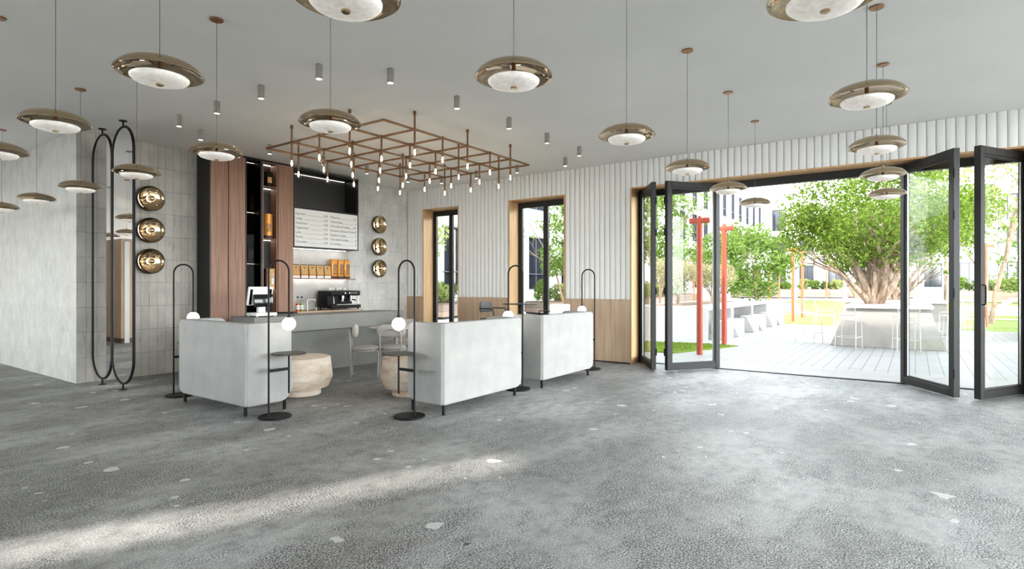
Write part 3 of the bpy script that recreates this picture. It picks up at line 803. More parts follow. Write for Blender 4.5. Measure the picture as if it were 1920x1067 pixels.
# ------------------------------------------------------------------ wall sconces
def sconce(label, x, z):
    t = thing('wall_sconce', label, 'wall lamp', (x, YB, z), 0, 'brass dish wall sconces')
    R = .198
    obj('back_plate', MB().lathe([(0, 0), (.07, 0), (.07, .02), (.02, .03), (.02, .055), (0, .055)], 28, (0, 0, 0), '-y'), M['black'], t)
    dish = [(.012, .048), (.08, .052), (.14, .064), (.18, .082), (R, .104), (R-.001, .107), (.176, .087), (.137, .070), (.08, .058), (.012, .054)]
    obj('dish', MB().lathe(dish, 56, (0, 0, 0), '-y'), M['brass'], t, True, None, 60)
    obj('rim_band', MB().lathe([(R-.004, .107), (R+.003, .104), (R+.002, .086), (.184, .066), (.14, .048), (.08, .040), (.08, .044), (.14, .056), (.18, .074)], 56, (0, 0, 0), '-y'), M['black'], t)
    obj('bulb', MB().lathe([(.026, .058), (.038, .066), (.045, .076), (.044, .078), (0, .078)], 28, (0, 0, 0), '-y'), M['sconceglow'], t)
    obj('silver_crown', MB().lathe([(.046, .075), (.051, .090), (.0515, .108), (.046, .128), (.033, .145), (.016, .153), (0, .155)], 28, (0, 0, 0), '-y'), M['brass'], t)
for nm, x in (('left of the walnut cabinet', 4.09), ('right of the menu board', 8.86)):
    for k, z in zip(('topmost', 'middle', 'lowest'), (2.84, 2.333, 1.836)):
        sconce('brass dish wall sconce, %s of the three on the tiles %s' % (k, nm), x, z)

# ------------------------------------------------------------------ bar counter
t = thing('bar_counter', 'long grey concrete bar counter with overhanging top slab', 'counter', (4.76, 8.15, 0))
obj('top_slab', MB().rbox(0, 3.06, 0, .68, .702, .957, .004, 1), M['counter'], t, False)
obj('base', MB().box(.12, 3.0, .12, .60, 0, .702), M['counter'], t, False)
# ------------------------------------------------------------------ walnut cabinet
def cabinet():
    y0 = -.43          # front plane relative to the wall
    t = thing('walnut_cabinet', 'tall walnut and black bar cabinet with lit open shelves', 'cabinet', (4.845, YB, 0))
    Z = 3.70
    obj('side_panel', MB().box(0, .02, y0, -.002, 0, Z), M['blackmat'], t, False)
    obj('back_panel', MB().box(.02, 1.56, -.02, -.004, 0, Z), M['blackmat'], t, False)
    obj('cornice', MB().box(0, 1.575, y0+.02, -.004, Z, H-.002), M['black'], t, False)
    for a, b in ((.02, .315), (.328, .625)):
        obj('door', MB().rbox(a, b, y0, y0+.022, .02, Z, .002, 1), M['walnut'], t, False)
    obj('carcass', MB().box(.02, .625, y0+.03, -.02, 0, Z-.01), M['blackmat'], t, False)
    # glazed black column with mesh side
    obj('divider', MB().box(.632, .650, y0, -.02, 0, Z), M['blackmat'], t, False)
    obj('divider', MB().box(.915, .950, y0, -.02, 0, Z), M['blackmat'], t, False)
    obj('mesh_lining', MB().box(.905, .914, y0+.04, -.226, .95, Z-.03).box(.652, .905, -.236, -.226, .95, Z-.03), M['perf'], t, False)
    obj('glazed_door', MB().box(.655, .912, y0+.002, y0+.008, .97, Z-.02), glassy('smoked_glass', (.34, .32, .30), 1.45, 0, .06), t, False)
    for z in (2.79, 1.86, 3.69, .95):
        s = obj('shelf', MB().box(.651, .904, y0+.03, -.237, z-.02, z), M['blackmat'], t, False)
        if z > 1: obj('led_strip', MB().box(.66, .895, -.252, -.243, z-.025, z-.0205), M['led'], s, False)
    # open walnut niche
    obj('niche_side', MB().box(.951, .968, y0, -.02, .95, Z), M['walnut'], t, False)
    obj('niche_side', MB().box(1.225, 1.245, y0, -.02, .95, Z), M['walnut'], t, False)
    obj('niche_back', MB().box(.969, 1.224, -.235, -.225, .95, Z), M['blackmat'], t, False)
    for z in (3.70, 3.262, 2.308, 1.372, .95):
        s = obj('shelf', MB().box(.969, 1.224, y0+.004, -.236, z-.022, z), M['walnut_edge'], t, False)
        if z > 1: obj('led_strip', MB().box(.975, 1.215, -.252, -.243, z-.027, z-.0225), M['led'], s, False)
    obj('end_panel', MB().rbox(1.262, 1.572, y0, y0+.022, .95, Z, .002, 1), M['walnut'], t, False)
    obj('carcass', MB().box(1.246, 1.560, y0+.03, -.021, .95, Z-.01), M['blackmat'], t, False)
    obj('plinth', MB().box(.63, 1.56, y0+.03, -.021, 0, .93), M['blackmat'], t, False)
cabinet()

# menu board unit
MX, MW, MY = 6.423, 1.545, 9.65
def menu():
    t = thing('menu_board', 'black framed wall unit with lit recess and white price list', 'menu board', (MX, MY, 2.18))
    h = 1.515; d = YB-MY
    f = MB()
    f.box(0, .022, 0, d-.002, 0, h).box(MW-.022, MW, 0, .03, 0, h).box(0, MW, 0, d-.002, h-.03, h).box(.022, MW-.022, 0, d-.002, 0, .022)
    f.box(.022, MW-.022, .0, .03, .745, .775)
    obj('frame', f, M['blackmat'], t, False)
    obj('back_panel', MB().box(.022, MW-.022, d-.02, d-.004, .775, h-.03), M['perf'], t, False)
    obj('mesh_side', MB().box(MW-.03, MW-.022, .03, d-.022, .775, h-.03), M['perf'], t, False)
    obj('led_strip', MB().box(.05, MW-.06, d-.05, d-.038, h-.034, h-.0305), M['led_dim'], t, False)
    b = obj('price_panel', MB().box(.022, MW-.022, .004, .03, .022, .745), M['board'], t, False)
    rows = (('Espresso', '2.50', 'Macarons', '2.5'), ('Lungo', '2.50', 'Cheesecake', '6'), ('Americano', '3.00', 'Chocolate brownie', '4.5'),
            ('Cappuccino', '3.25', 'Strawberry Rhubarb Pavlova', '7'), ('Latte', '3.50', 'Raspberry tarts', '7'),
            ('Mocha', '3.50', 'Chocolate fondant', '8'), ('Chocolate', '3.50', 'Ice creams', '4'))
    ln = MB()
    wid = (('Espresso', .235), ('Lungo', .18), ('Americano', .32), ('Cappuccino', .355), ('Latte', .145), ('Mocha', .20), ('Chocolate', .29))
    w2 = (.235, .265, .395, .60, .32, .405, .23)
    for i, (a, p, c, q) in enumerate(rows):
        z = .630-.0895*i
        def T(s, x, al='LEFT', sz=.066): text(s, sz, M['ink'], b, Matrix.Translation((x, .0035, z)) @ RX90 @ Matrix.Diagonal((.92, 1, 1, 1)), al)
        T(a, .045); T(p, .775, 'RIGHT'); T(c, .835, 'LEFT', .060 if i == 3 else .066); T(q, 1.495, 'RIGHT')
        ln.box(.045+wid[i][1], .655, .0015, .0042, z-.002, z+.0015)
        if i != 3: ln.box(.835+w2[i], 1.42, .0015, .0042, z-.002, z+.0015)
    obj('lettering', ln, M['ink'], b, False)
    obj('led_strip', MB().box(.06, MW-.10, d-.14, d-.115, -.0065, -.0005), M['ledcool'], t, False)
menu()
# splash-back, back-bar, shelf
t = thing('back_bar', 'low back bar with a pale oak worktop under the menu board', 'cabinet', (6.423, YB, 0))
obj('worktop', MB().rbox(0, 1.56, -.56, -.002, .915, .953, .003, 1), M['wains'], t, False)
obj('body', MB().box(0, 1.54, -.53, -.004, 0, .915), M['blackmat'], t, False)
obj('sink', MB().box(.42, .84, -.42, -.12, .9535, .956), M['black'], t, False)
struct('trim_6', MB().box(6.423, 8.03, YB-.022, YB-.001, .953, 2.18), M['cgrey'])
t = thing('wall_shelf', 'thin oak wall shelf under the menu board carrying coffee packs', 'shelf', (6.423, YB-.022, 1.592))
obj('board', MB().rbox(0, 1.60, -.255, 0, -.024, 0, .002, 1), M['walnut'], t, False)
obj('led_strip', MB().box(.03, 1.50, -.06, -.045, -.0305, -.0245), M['ledcool'], t, False)
# coffee pouches and tins
def pouch(label, x):
    t = thing('coffee_pouch', label, 'coffee bag', (x, 9.90, 1.592), 0, 'kraft coffee pouches on the wall shelf')
    w = .075
    prof = [(-.060, 0), (-.062, .10), (-.040, .225), (-.034, .262), (-.028, .262), (.0, .20), (.045, .09), (.048, 0)]
    def part(lo, hi, nm, mat, e=0.):
        def clip(pf):
            out = []
            for (a, z0), (b, z1) in zip(pf, pf[1:]+pf[:1]):
                def lerp(zz): return a+(b-a)*(zz-z0)/(z1-z0)
                ins = lo <= z0 <= hi
                if ins: out.append((a, z0))
                for zz in ((lo, hi) if z1 > z0 else (hi, lo)):
                    if abs(z1-z0) > 1e-6 and min(z0, z1) < zz < max(z0, z1): out.append((lerp(zz), zz))
            return out
        return obj(nm, MB().prism([(y-(e if y < 0 else 0), z) for y, z in clip(prof)], -w-e, w+e, 'yz'), mat, t, False)
    part(.072, .27, 'upper_pouch', M['kraft'])
    part(0, .052, 'base_label', M['paperw']); part(.052, .072, 'label_band', M['kraft_d'])
    obj('top_seal', MB().box(-w, w, -.0375, -.025, .258, .272), M['tin_d'], t, False)
    mk = MB().prism([(-.036, .222), (.036, .222), (.028, .212), (-.028, .212)], -.0435, -.0425, 'xz').prism([(-.018, .206), (.018, .206), (0, .188)], -.0475, -.0465, 'xz')
    obj('print_mark', mk, M['tin_d'], t, False)
names = ['first from the walnut end', 'second from the walnut end', 'third from the walnut end', 'fourth from the walnut end', 'last one, next to the tall tins']
for i in range(5): pouch('kraft coffee pouch on the wall shelf, ' + names[i], 6.622+.180*i if i else 6.612)
def logo(mb, cx, cz, y, s):
    """abstract printed mark: a swirl over stacked bars"""
    def ring(r0, r1, a0, a1, ox=0, oz=0):
        n = 14
        for i in range(n):
            p = a0+(a1-a0)*i/n; q = a0+(a1-a0)*(i+1)/n
            mb.face([(cx+ox+r0*math.cos(p), y, cz+oz+r0*math.sin(p)), (cx+ox+r1*math.cos(p), y, cz+oz+r1*math.sin(p)), (cx+ox+r1*math.cos(q), y, cz+oz+r1*math.sin(q)), (cx+ox+r0*math.cos(q), y, cz+oz+r0*math.sin(q))])
    ring(.026*s, .040*s, 0, 2*PI, 0, .035*s); ring(.0, .016*s, 0, 2*PI, 0, .035*s)
    for (a, b, c, d) in ((-.034, -.010, -.040, -.012), (-.004, .018, -.030, -.010), (.004, .030, -.052, -.040), (-.03, -.006, -.066, -.050), (-.044, .034, -.094, -.078)):
        mb.face([(cx+a*s, y, cz+c*s), (cx+b*s, y, cz+c*s), (cx+b*s, y, cz+d*s), (cx+a*s, y, cz+d*s)])
    return mb
def tin(label, x, y, z, mat_round=True, hh=.40, w=.074, grp='tall copper coffee tins on the wall shelf'):
    t = thing('coffee_tin', label, 'coffee tin', (x, y, z), 0, grp)
    if mat_round == 'cyl':
        obj('body', MB().lathe([(0, .0), (w, .0), (w, hh), (w-.006, hh+.004), (0, hh+.004)], 36), M['tin'], t)
        obj('base_band', MB().lathe([(0, -.0), (w+.001, 0), (w+.001, .055), (w, .056)], 36), M['tin_d'], t)
        m = logo(MB(), 0, .19, 0, 1.15)
        for v in m.bm.verts:
            a = v.co.x/w-.55; v.co = ((w+.0012)*math.sin(a+.35), -(w+.0012)*math.cos(a+.35), v.co.z)
    else:
        obj('body', MB().rbox(-w, w, -.05, .05, 0, hh, .016, 3), M['tin'], t)
        obj('base_band', MB().rbox(-w-.001, w+.001, -.051, .051, 0, .05, .010, 2), M['tin_d'], t)
        m = logo(MB(), .018, .215, -.0506, 1.25)
    obj('logo_print', m, M['ink'], t, False)
for i, nm in enumerate(('left one beside the pouches', 'middle one', 'right one at the shelf end')):
    tin('tall copper-coloured coffee tin on the wall shelf, ' + nm, 7.515+.163*i, 9.90, 1.592)
# cabinet goods
tin('orange coffee canister with black logo in the open walnut niche', 5.945, 9.745, 2.308, 'cyl', .45, .088, 'coffee canisters in the cabinet')
t = thing('black_canister', 'black canister with a tan label on the top shelf of the walnut niche', 'canister', (5.96, 9.745, 3.262), 0)
obj('body', MB().lathe([(0, 0), (.075, 0), (.075, .26), (.07, .275), (0, .275)], 32), M['black'], t)
lab = MB()
for i in range(8):
    a, b = -1.35+.14*i, -1.35+.14*(i+1)
    lab.face([(.0765*math.sin(a+.7), -.0765*math.cos(a+.7), .07), (.0765*math.sin(b+.7), -.0765*math.cos(b+.7), .07), (.0765*math.sin(b+.7), -.0765*math.cos(b+.7), .175), (.0765*math.sin(a+.7), -.0765*math.cos(a+.7), .175)])
obj('label', lab, M['kraft'], t)
t = thing('coffee_box', 'slim orange cardboard box with a white label at the bottom of the niche', 'box', (5.945, 9.735, 1.372), 0)
obj('carton', MB().box(-.045, .095, -.07, .10, 0, .385), M['kraft'], t, False)
obj('spine', MB().box(-.072, -.0455, -.07, .10, 0, .385), M['tin_d'], t, False)
obj('label', MB().box(.035, .085, -.0715, -.0705, .10, .27), M['paperw'], t, False)
obj('emblem', MB().box(.038, .080, -.0725, -.0717, .215, .225).box(.038, .080, -.0725, -.0717, .250, .260).box(.038, .048, -.0725, -.0717, .225, .250).box(.070, .080, -.0725, -.0717, .225, .250), M['ink'], t, False)
t = thing('coffee_canister', 'brown canister behind the mesh of the black cabinet column', 'canister', (5.63, 9.76, 2.79), 0)
obj('body', MB().lathe([(0, 0), (.06, 0), (.06, .22), (0, .225)], 28), M['walnut'], t)
obj('lid', MB().lathe([(0, .226), (.045, .226), (.052, .262), (.045, .30), (.02, .318), (0, .32)], 28), M['walnut_edge'], t)
t = thing('boxed_filter_pack', 'small box with a pale grid print behind the black cabinet glass', 'box', (5.62, 9.76, 1.86), 0)
obj('carton', MB().box(-.07, .06, -.05, .05, 0, .24), M['blackmat'], t, False)
obj('grid_print', MB().box(-.045, .045, -.052, -.0505, .095, .235), plain('grey_print', (.35, .35, .34), .6), t, False)

# point of sale terminal
t = thing('pos_terminal', 'white point of sale terminal with a black customer display on the counter end', 'cash register', (5.06, 8.42, .957), math.radians(-4))
obj('base', MB().rbox(-.17, .17, -.13, .20, .012, .062, .008, 2), M['plastic_w'], t)
for sx in (-.14, .14):
    for sy in (-.10, .17): obj('foot', MB().cyl((sx, sy, 0), (sx, sy, .013), .014, 10), M['plastic_w'], t)
obj('stand', MB().rbox(-.055, .055, .02, .10, .06, .20, .008, 2), M['plastic_w'], t)
m = MB().rbox(-.20, .20, -.022, .022, -.13, .17, .014, 3); m.xf(Matrix.Translation((-.005, .09, .305)) @ Matrix.Rotation(math.radians(14), 4, 'X'))
obj('screen_housing', m, M['plastic_w'], t)
m = MB().box(-.175, -.135, -.027, -.0225, -.115, .135).box(.135, .175, -.027, -.0225, -.115, .135); m.xf(Matrix.Translation((-.005, .09, .305)) @ Matrix.Rotation(math.radians(14), 4, 'X'))
obj('side_grip', m, M['screen'], t, False)
m = MB().rbox(-.155, .155, -.014, .014, -.095, .105, .008, 2); m.xf(Matrix.Translation((.02, .015, .245)) @ Matrix.Rotation(math.radians(-4), 4, 'X'))
obj('customer_display', m, M['screen'], t)
# bottles
def bottle(label, x, mat, y=9.62):
    t = thing('juice_bottle', label, 'bottle', (x, y, .953), 0, 'juice bottles on the back bar')
    obj('glass_body', MB().lathe([(0, 0), (.036, 0), (.038, .004), (.038, .165), (.030, .195), (.016, .215), (.014, .262), (0, .262)], 24), M['bottleglass'], t)
    obj('juice', MB().lathe([(0, .003), (.0355, .003), (.0355, .150), (0, .150)], 24), mat, t)
    obj('label', MB().lathe([(.0386, .035), (.0386, .118)], 24), M['paperw'], t)
    obj('cap', MB().lathe([(0, .255), (.016, .255), (.016, .285), (0, .286)], 18), M['black'], t)
    obj('label_print', MB().box(-.018, .018, -.0402, -.0388, .070, .080), M['ink'], t, False)
bottle('orange juice bottle with white label on the back bar, next to the walnut panel', 6.492, M['orange'])
bottle('green juice bottle with white label on the back bar', 6.580, M['green'])
# tap
t = thing('tap', 'slim chrome gooseneck tap beside the black sink', 'tap', (6.83, 9.80, .9535))
obj('spout', MB().tube([(0, 0, 0), (0, 0, .19), (.012, -.004, .208), (.035, -.012, .213), (.13, -.05, .213), (.142, -.055, .205), (.145, -.056, .185)], .012, 12), M['steel'], t)
obj('base', MB().cyl((0, 0, .0), (0, 0, .05), .018, 16), M['steel'], t)
t2 = thing('glass_rinser', 'small chrome tap lever standing by the gooseneck', 'tap', (6.99, 9.74, .956))
obj('stem', MB().cyl((0, 0, 0), (0, 0, .055), .011, 12).cyl((-.03, 0, .05), (.03, 0, .06), .007, 8), M['steel'], t2)
# espresso machine
def espresso():
    t = thing('espresso_machine', 'black two-group espresso machine on the back bar', 'coffee machine', (7.53, 9.72, .953))
    obj('body', MB().rbox(-.365, .365, -.10, .22, .045, .385, .010, 2), M['black'], t)
    obj('head_panel', MB().rbox(-.365, .365, -.22, -.09, .285, .385, .010, 2), M['black'], t)
    obj('drip_tray', MB().rbox(-.365, .365, -.24, -.09, .03, .098, .006, 2), M['black'], t)
    obj('tray_grille', MB().rbox(-.24, .36, -.235, -.10, .098, .112, .003, 1), M['steel'], t)
    for x in (-.32, .32):
        for y in (-.20, .18): obj('foot', MB().cyl((x, y, 0), (x, y, .046), .016, 12), M['black'], t)
    for x in (-.04, .17):
        g = obj('group_head', MB().cyl((x, -.16, .285), (x, -.16, .225), .033, 18).cyl((x, -.16, .227), (x, -.16, .19), .030, 18), M['steel'], t)
        obj('portafilter_handle', MB().tube([(x, -.185, .208), (x, -.26, .20), (x, -.31, .19)], [.011, .014, .013], 10), M['black'], g)
        obj('spout', MB().cyl((x-.015, -.165, .19), (x-.015, -.165, .165), .006, 8).cyl((x+.015, -.165, .19), (x+.015, -.165, .165), .006, 8), M['steel'], g)
    for x in (-.02, .09):
        obj('gauge', MB().lathe([(0, 0), (.017, 0), (.017, .006), (0, .007)], 18, (x, -.22, .338), '-y'), M['paperw'], t)
    for x in (.14, .18, .22, .26):
        obj('button', MB().lathe([(0, 0), (.009, 0), (.009, .006), (0, .007)], 12, (x, -.22, .338), '-y'), M['plastic_w'], t)
    for x in (-.30, .31):
        obj('steam_wand', MB().tube([(x, -.19, .285), (x, -.21, .25), (x+.005, -.22, .13)], .006, 8), M['steel'], t)
    obj('side_panel', MB().rbox(.24, .362, -.102, -.098, .115, .28, .001, 1), M['steel'], t)
    obj('cup_rail', MB().tube([(-.34, -.19, .40), (.34, -.19, .40), (.34, .19, .40), (-.34, .19, .40)], .005, 6, True), M['steel'], t)
espresso()
def cup(label, x, y):
    t = thing('coffee_cup', label, 'cup', (x, y, .953+.385), 0, 'white cups on the espresso machine')
    obj('bowl', MB().lathe([(.024, 0), (.034, .02), (.040, .06), (.038, .06), (.031, .022), (0, .008)], 22), M['cup'], t)
    obj('handle', MB().tube([(.036, 0, .048), (.056, 0, .044), (.054, 0, .022), (.033, 0, .016)], .004, 6), M['cup'], t)
    return t
cups = [7.245, 7.335, 7.425, 7.515, 7.605]
for i, x in enumerate(cups):
    cup('white coffee cup on top of the espresso machine, %s from the tap side' % o5[i], x, 9.66+.02*(i % 2))

SKY, SUN, EXPO = 5.4, 2.3, 2.06

# ------------------------------------------------------------------ courtyard ground
def poly_slab(pts, z0, z1): return MB().prism(pts, z0, z1)
struct('ground', MB().box(-60, 140, -90, 60, -.4, -.045), M['paving'])
struct('deck_border', MB().box(XO-.075, 11.35, SY-6, 24, -.06, -.004), M['border'])
struct('deck', MB().box(11.352, 23.5, -9, 3.55, -.06, -.006), M['deck'])
struct('path_side', MB().box(11.352, 14.0, 3.552, 24, -.06, -.012), M['border'])
struct('path_strip', MB().box(14.02, 23.5, 3.552, 9, -.06, -.002), M['paving'])
struct('lawn_1', poly_slab([(11.95, 4.22), (14.2, 3.45), (14.3, 4.2), (14.0, 5.2), (13.6, 9.5), (11.7, 9.5)], -.05, .012), M['lawn'])
struct('lawn_2', poly_slab([(23.6, 3.9), (23.6, -3.0), (31, -4.5), (31, 7.5), (24, 4.3)], -.05, .012), M['lawn_sunlit'])
struct('lawn_3', poly_slab([(33.5, -9), (62, -16), (62, 9.5), (33.5, 8.2)], -.05, .012), M['lawn_sunlit'])
rg = random.Random(3)
def grass_stuff():
    mb = MB()
    from mathutils.geometry import intersect_point_tri_2d
    for _ in range(4200):
        x, y = rg.uniform(11.8, 14.25), rg.uniform(3.5, 6.4)
        if y < 4.22-(x-11.95)*.342+.03: continue
        if x > 14.2-.15*max(0, y-4.2): continue
        h = rg.uniform(.03, .075); a = rg.uniform(0, PI); w = .006
        dx, dy = w*math.cos(a), w*math.sin(a); lx, ly = rg.uniform(-.02, .02), rg.uniform(-.02, .02)
        mb.face([(x-dx, y-dy, .010), (x+dx, y+dy, .010), (x+lx, y+ly, h)])
    return mb
g = obj('grass', grass_stuff(), M['blade'], None, False); g['kind'] = 'stuff'; tag(g, 'short green grass on the nearest lawn wedge', 'grass')

# ------------------------------------------------------------------ posts
def post(label, x, y, hh, mat, r=.05):
    t = thing('lamp_post', label, 'post', (x, y, 0), 0, 'orange T-topped posts in the courtyard')
    obj('mast', MB().cyl((0, 0, -.02), (0, 0, hh-.06), r, 16), mat, t)
    obj('crossbar', MB().rbox(-.05, .05, -.215, .215, hh-.14, hh-.03, .012, 2), mat, t)
    obj('cap', MB().lathe([(0, hh+.02), (.03, hh+.015), (.045, hh-.01), (.045, hh-.03), (0, hh-.03)], 14), mat, t)
post('rust red T-topped post seen through the left open door leaf', 12.10, 3.72, 2.90, M['rust'], .062)
post('rust red T-topped post just right of the left open door leaf', 14.40, 3.83, 2.93, M['rust'], .062)
post('orange post on the lawn edge, left of the pair before the big tree', 24.9, 3.97, 2.96, M['rust2'], .055)
post('orange post on the lawn edge, right of the pair before the big tree', 28.2, 4.12, 2.98, M['rust2'], .06)
post('orange post farther back by the dark bush, second from the right of three', 60.6, 11.8, 3.6, M['rust2'], .10)
post('orange post farther back, leftmost of three before the green tree', 71.0, 15.2, 3.7, M['rust2'], .11)
post('thin orange post farther back, rightmost of three by the wooden planter', 64.5, 11.6, 3.0, M['rust2'], .08)
post('small orange post by the dark ground-floor window at the left of the big trunk', 74.0, 8.3, 3.1, M['rust2'], .09)
post('small orange post glimpsed between the branches of the big tree', 80.0, 5.6, 3.0, M['rust2'], .10)
post('orange post behind the variegated trees, seen beside the nearest red post', 40.0, 12.7, 2.95, M['rust2'], .06)
post('orange post at the right, seen beside the far folding leaf', 25.4, -1.98, 2.90, M['rust2'], .055)

# ------------------------------------------------------------------ concrete bench block, stools, tree table
def block():
    t = thing('concrete_planter_bench', 'long pale concrete planter block with niches along its side', 'planter', (15.07, 4.45, 0))
    Ln, D, h = 7.6, 2.3, .86
    m = MB()
    m.box(0, .12, 0, D, 0, h)                 # near end wall
    m.box(.12, Ln, .55, D, 0, h-.08)          # solid back
    m.box(.12, Ln, .0, D, h-.08, h)           # top slab
    for x in (2.42, 4.97, Ln-.30): m.box(x, x+.25, 0, .55, 0, h-.08)
    obj('body', m, M['blockc'], t, False)
    obj('soil', MB().box(.9, 6.8, .9, D-.3, h, h+.012), M['soil'], t, False)
block()
st = None
for i, x in enumerate((15.5, 16.7, 18.55, 19.6, 21.4, 22.62)):
    lb = 'pale concrete cube stool, %s in the row from the red post' % ['first', 'second', 'third', 'fourth', 'fifth', 'last'][i]
    if st is None:
        st = thing('cube_stool', lb, 'stool', (x, 4.0, 0), 0, 'concrete cube stools')
        obj('body', MB().rbox(0, .46, 0, .46, 0, .50, .01, 2), M['blockc'], st, False)
        obj('plinth_shadow_gap', MB().box(.02, .44, .02, .44, -.01, .004), M['soil'], st, False)
    else: dup(st, (x, 4.0, 0), None, lb)
def tree_table(label, x, y, w, d, h=.985):
    t = thing('concrete_table', label, 'table', (x, y, 0))
    obj('slab', MB().rbox(0, d, -w/2, w/2, h-.075, h, .008, 1), M['blockc'], t, False)
    m = MB()
    b = [(.12, -w/2-.22), (d-.1, -w/2-.22), (d-.1, w/2+.30), (.12, w/2+.30)]; tp = [(.10, -w/2+.06), (d-.1, -w/2+.06), (d-.1, w/2-.06), (.10, w/2-.06)]
    for i in range(4):
        j = (i+1) % 4; m.face([(*b[i], 0), (*b[j], 0), (*tp[j], h-.075), (*tp[i], h-.075)])
    m.face([(*p, 0) for p in b][::-1]); m.face([(*p, h-.075) for p in tp])
    bmesh.ops.remove_doubles(m.bm, verts=m.bm.verts[:], dist=.001)
    obj('base', m, M['tablec'], t, False)
    obj('soil', MB().lathe([(0, h+.002), (.42, h+.002), (.43, h-.002), (0, h-.002)], 24, (d*.42, .28, 0)), M['soil'], t)
    return t
tree_table('big concrete bar table with the multi-stemmed tree growing through it', 15.62, .53, 1.72, 3.3)
tree_table('second concrete bar table farther back with another tree in it', 20.6, .55, 2.6, 3.2)

def barstool(label, x, y, rz):
    t = thing('wire_bar_chair', label, 'bar chair', (x, y, 0), rz, 'white wire bar chairs')
    s = MB()
    s.tube([(.19, -.19, .755), (.19, .19, .755), (-.19, .19, .755), (-.19, -.19, .755)], .009, 8, True)
    for i in range(9): s.cyl((-.19+.0475*i-.0, -.19, .757), (-.19+.0475*i, .19, .757), .005, 6)
    obj('seat', s, M['wire'], t)
    b = MB().tube([(-.19, -.19, .755), (-.235, -.20, .90), (-.265, -.205, 1.05), (-.267, -.18, 1.078), (-.267, .18, 1.078), (-.265, .205, 1.05), (-.235, .20, .90), (-.19, .19, .755)], .009, 8)
    for i in range(7):
        k = i/7; b.cyl((-.20-.07*k, -.195, .79+.28*k), (-.20-.07*k, .195, .79+.28*k), .005, 6)
    obj('backrest', b, M['wire'], t)
    for sx in (-1, 1):
        for sy in (-1, 1):
            obj('leg', MB().tube([(sx*.24, sy*.215, 0), (sx*.20, sy*.205, .72), (sx*.185, sy*.19, .755)], .010, 8), M['wire'], t)
    obj('foot_rail', MB().tube([(.228, .211, .25), (.228, -.211, .25), (-.228, -.211, .25), (-.228, .211, .25)], .008, 8, True), M['wire'], t)
    return t
stools = [(15.33, 1.27, -.2, 'white wire bar chair in front of the big concrete table, left of its face'),
 (15.33, .17, .22, 'white wire bar chair at the big concrete table, half hidden by the door leaf'),
 (16.25, 2.22, -1.9, 'white wire bar chair standing free, left end of the big concrete table'),
 (17.9, 2.05, -1.4, 'white wire bar chair behind the free-standing one, beside the big table'),
 (16.35, -.72, 1.9, 'white wire bar chair at the right end of the big table, behind door glass'),
 (17.3, -.95, 1.5, 'white wire bar chair with its back to the slim tree, seen through the door glass'),
 (18.5, -.75, 1.3, 'white wire bar chair behind the others at the right end of the big table'),
 (20.9, -1.35, 1.7, 'farthest white wire bar chair, at the end of the second concrete table')]
b0 = barstool(stools[0][3], *stools[0][:3])
for s in stools[1:]: dup(b0, (s[0], s[1], 0), s[2], s[3])
# stepping discs
for i, (x, y, r, lb) in enumerate(((34.8, 6.2, 1.25, 'pale round stepping disc on the lawn, nearest the bench block'), (40.0, 7.2, 1.3, 'pale round stepping disc on the lawn, middle of three'), (45.8, 8.2, 1.2, 'pale round stepping disc on the lawn, farthest of three'))):
    tag(obj('stepping_disc', MB().lathe([(0, -.02), (r, -.02), (r, .10), (r-.03, .12), (0, .12)], 40, (x, y, 0)), M['paving']), lb, 'paving disc', 'round stepping discs')
# sun loungers and low block at the right
def lounger(label, x, y, rz):
    t = thing('sun_lounger', label, 'sun lounger', (x, y, 0), rz, 'white sun loungers')
    obj('frame', MB().rbox(-1.0, 1.0, -.36, .36, .20, .30, .02, 2), M['plastic_w'], t)
    obj('mattress', MB().rbox(-.35, .99, -.34, .34, .30, .40, .04, 3), M['fabric'], t)
    m = MB().rbox(-.80, 0, -.34, .34, 0, .10, .04, 3); m.xf(Matrix.Translation((-.33, 0, .31)) @ Matrix.Rotation(math.radians(38), 4, 'Y'))
    obj('backrest', m, M['fabric'], t)
    for sx in (-.85, .85):
        for sy in (-.3, .3): obj('leg', MB().cyl((sx, sy, 0), (sx, sy, .21), .025, 10), M['plastic_w'], t)
lounger('white sun lounger nearest the right edge, behind the low white block', 31.0, -3.45, math.radians(96))
lounger('white sun lounger behind the nearest one at the right', 38.5, -4.6, math.radians(96))
lounger('white sun lounger half hidden by the right orange post', 36.0, -3.0, math.radians(60))
tag(obj('low_block', MB().rbox(18.6, 24, -6.2, -2.75, -.01, .50, .02, 2), M['paving'], None, False), 'low white block at the right edge beyond the folding door', 'block')

# ------------------------------------------------------------------ planting
def planter(label, x, y, w, d, h, rz=0.):
    t = thing('wooden_planter', label, 'planter', (x, y, 0), rz, 'weathered wooden planter boxes')
    obj('boards', MB().box(-w/2, w/2, -d/2, d/2, .06, h), M['planter'], t, False)
    obj('plinth', MB().box(-w/2+.06, w/2-.06, -d/2+.06, d/2-.06, -.02, .06), M['black'], t, False)
    obj('soil', MB().box(-w/2+.05, w/2-.05, -d/2+.05, d/2-.05, h, h+.05), M['soil'], t, False)
def blobpts(rnd, blobs, n, shell=.55):
    tot = sum(b[3]*b[4]*b[5] for b in blobs); out = []
    for (cx, cy, cz, rx, ry, rz) in blobs:
        for _ in range(max(1, int(n*rx*ry*rz/tot))):
            v = Vector((rnd.gauss(0, 1), rnd.gauss(0, 1), rnd.gauss(0, 1))).normalized()
            r = shell+(1-shell)*rnd.random()**.6 if rnd.random() < .8 else rnd.random()
            out.append((cx+v.x*rx*r, cy+v.y*ry*r, cz+v.z*rz*r))
    return out
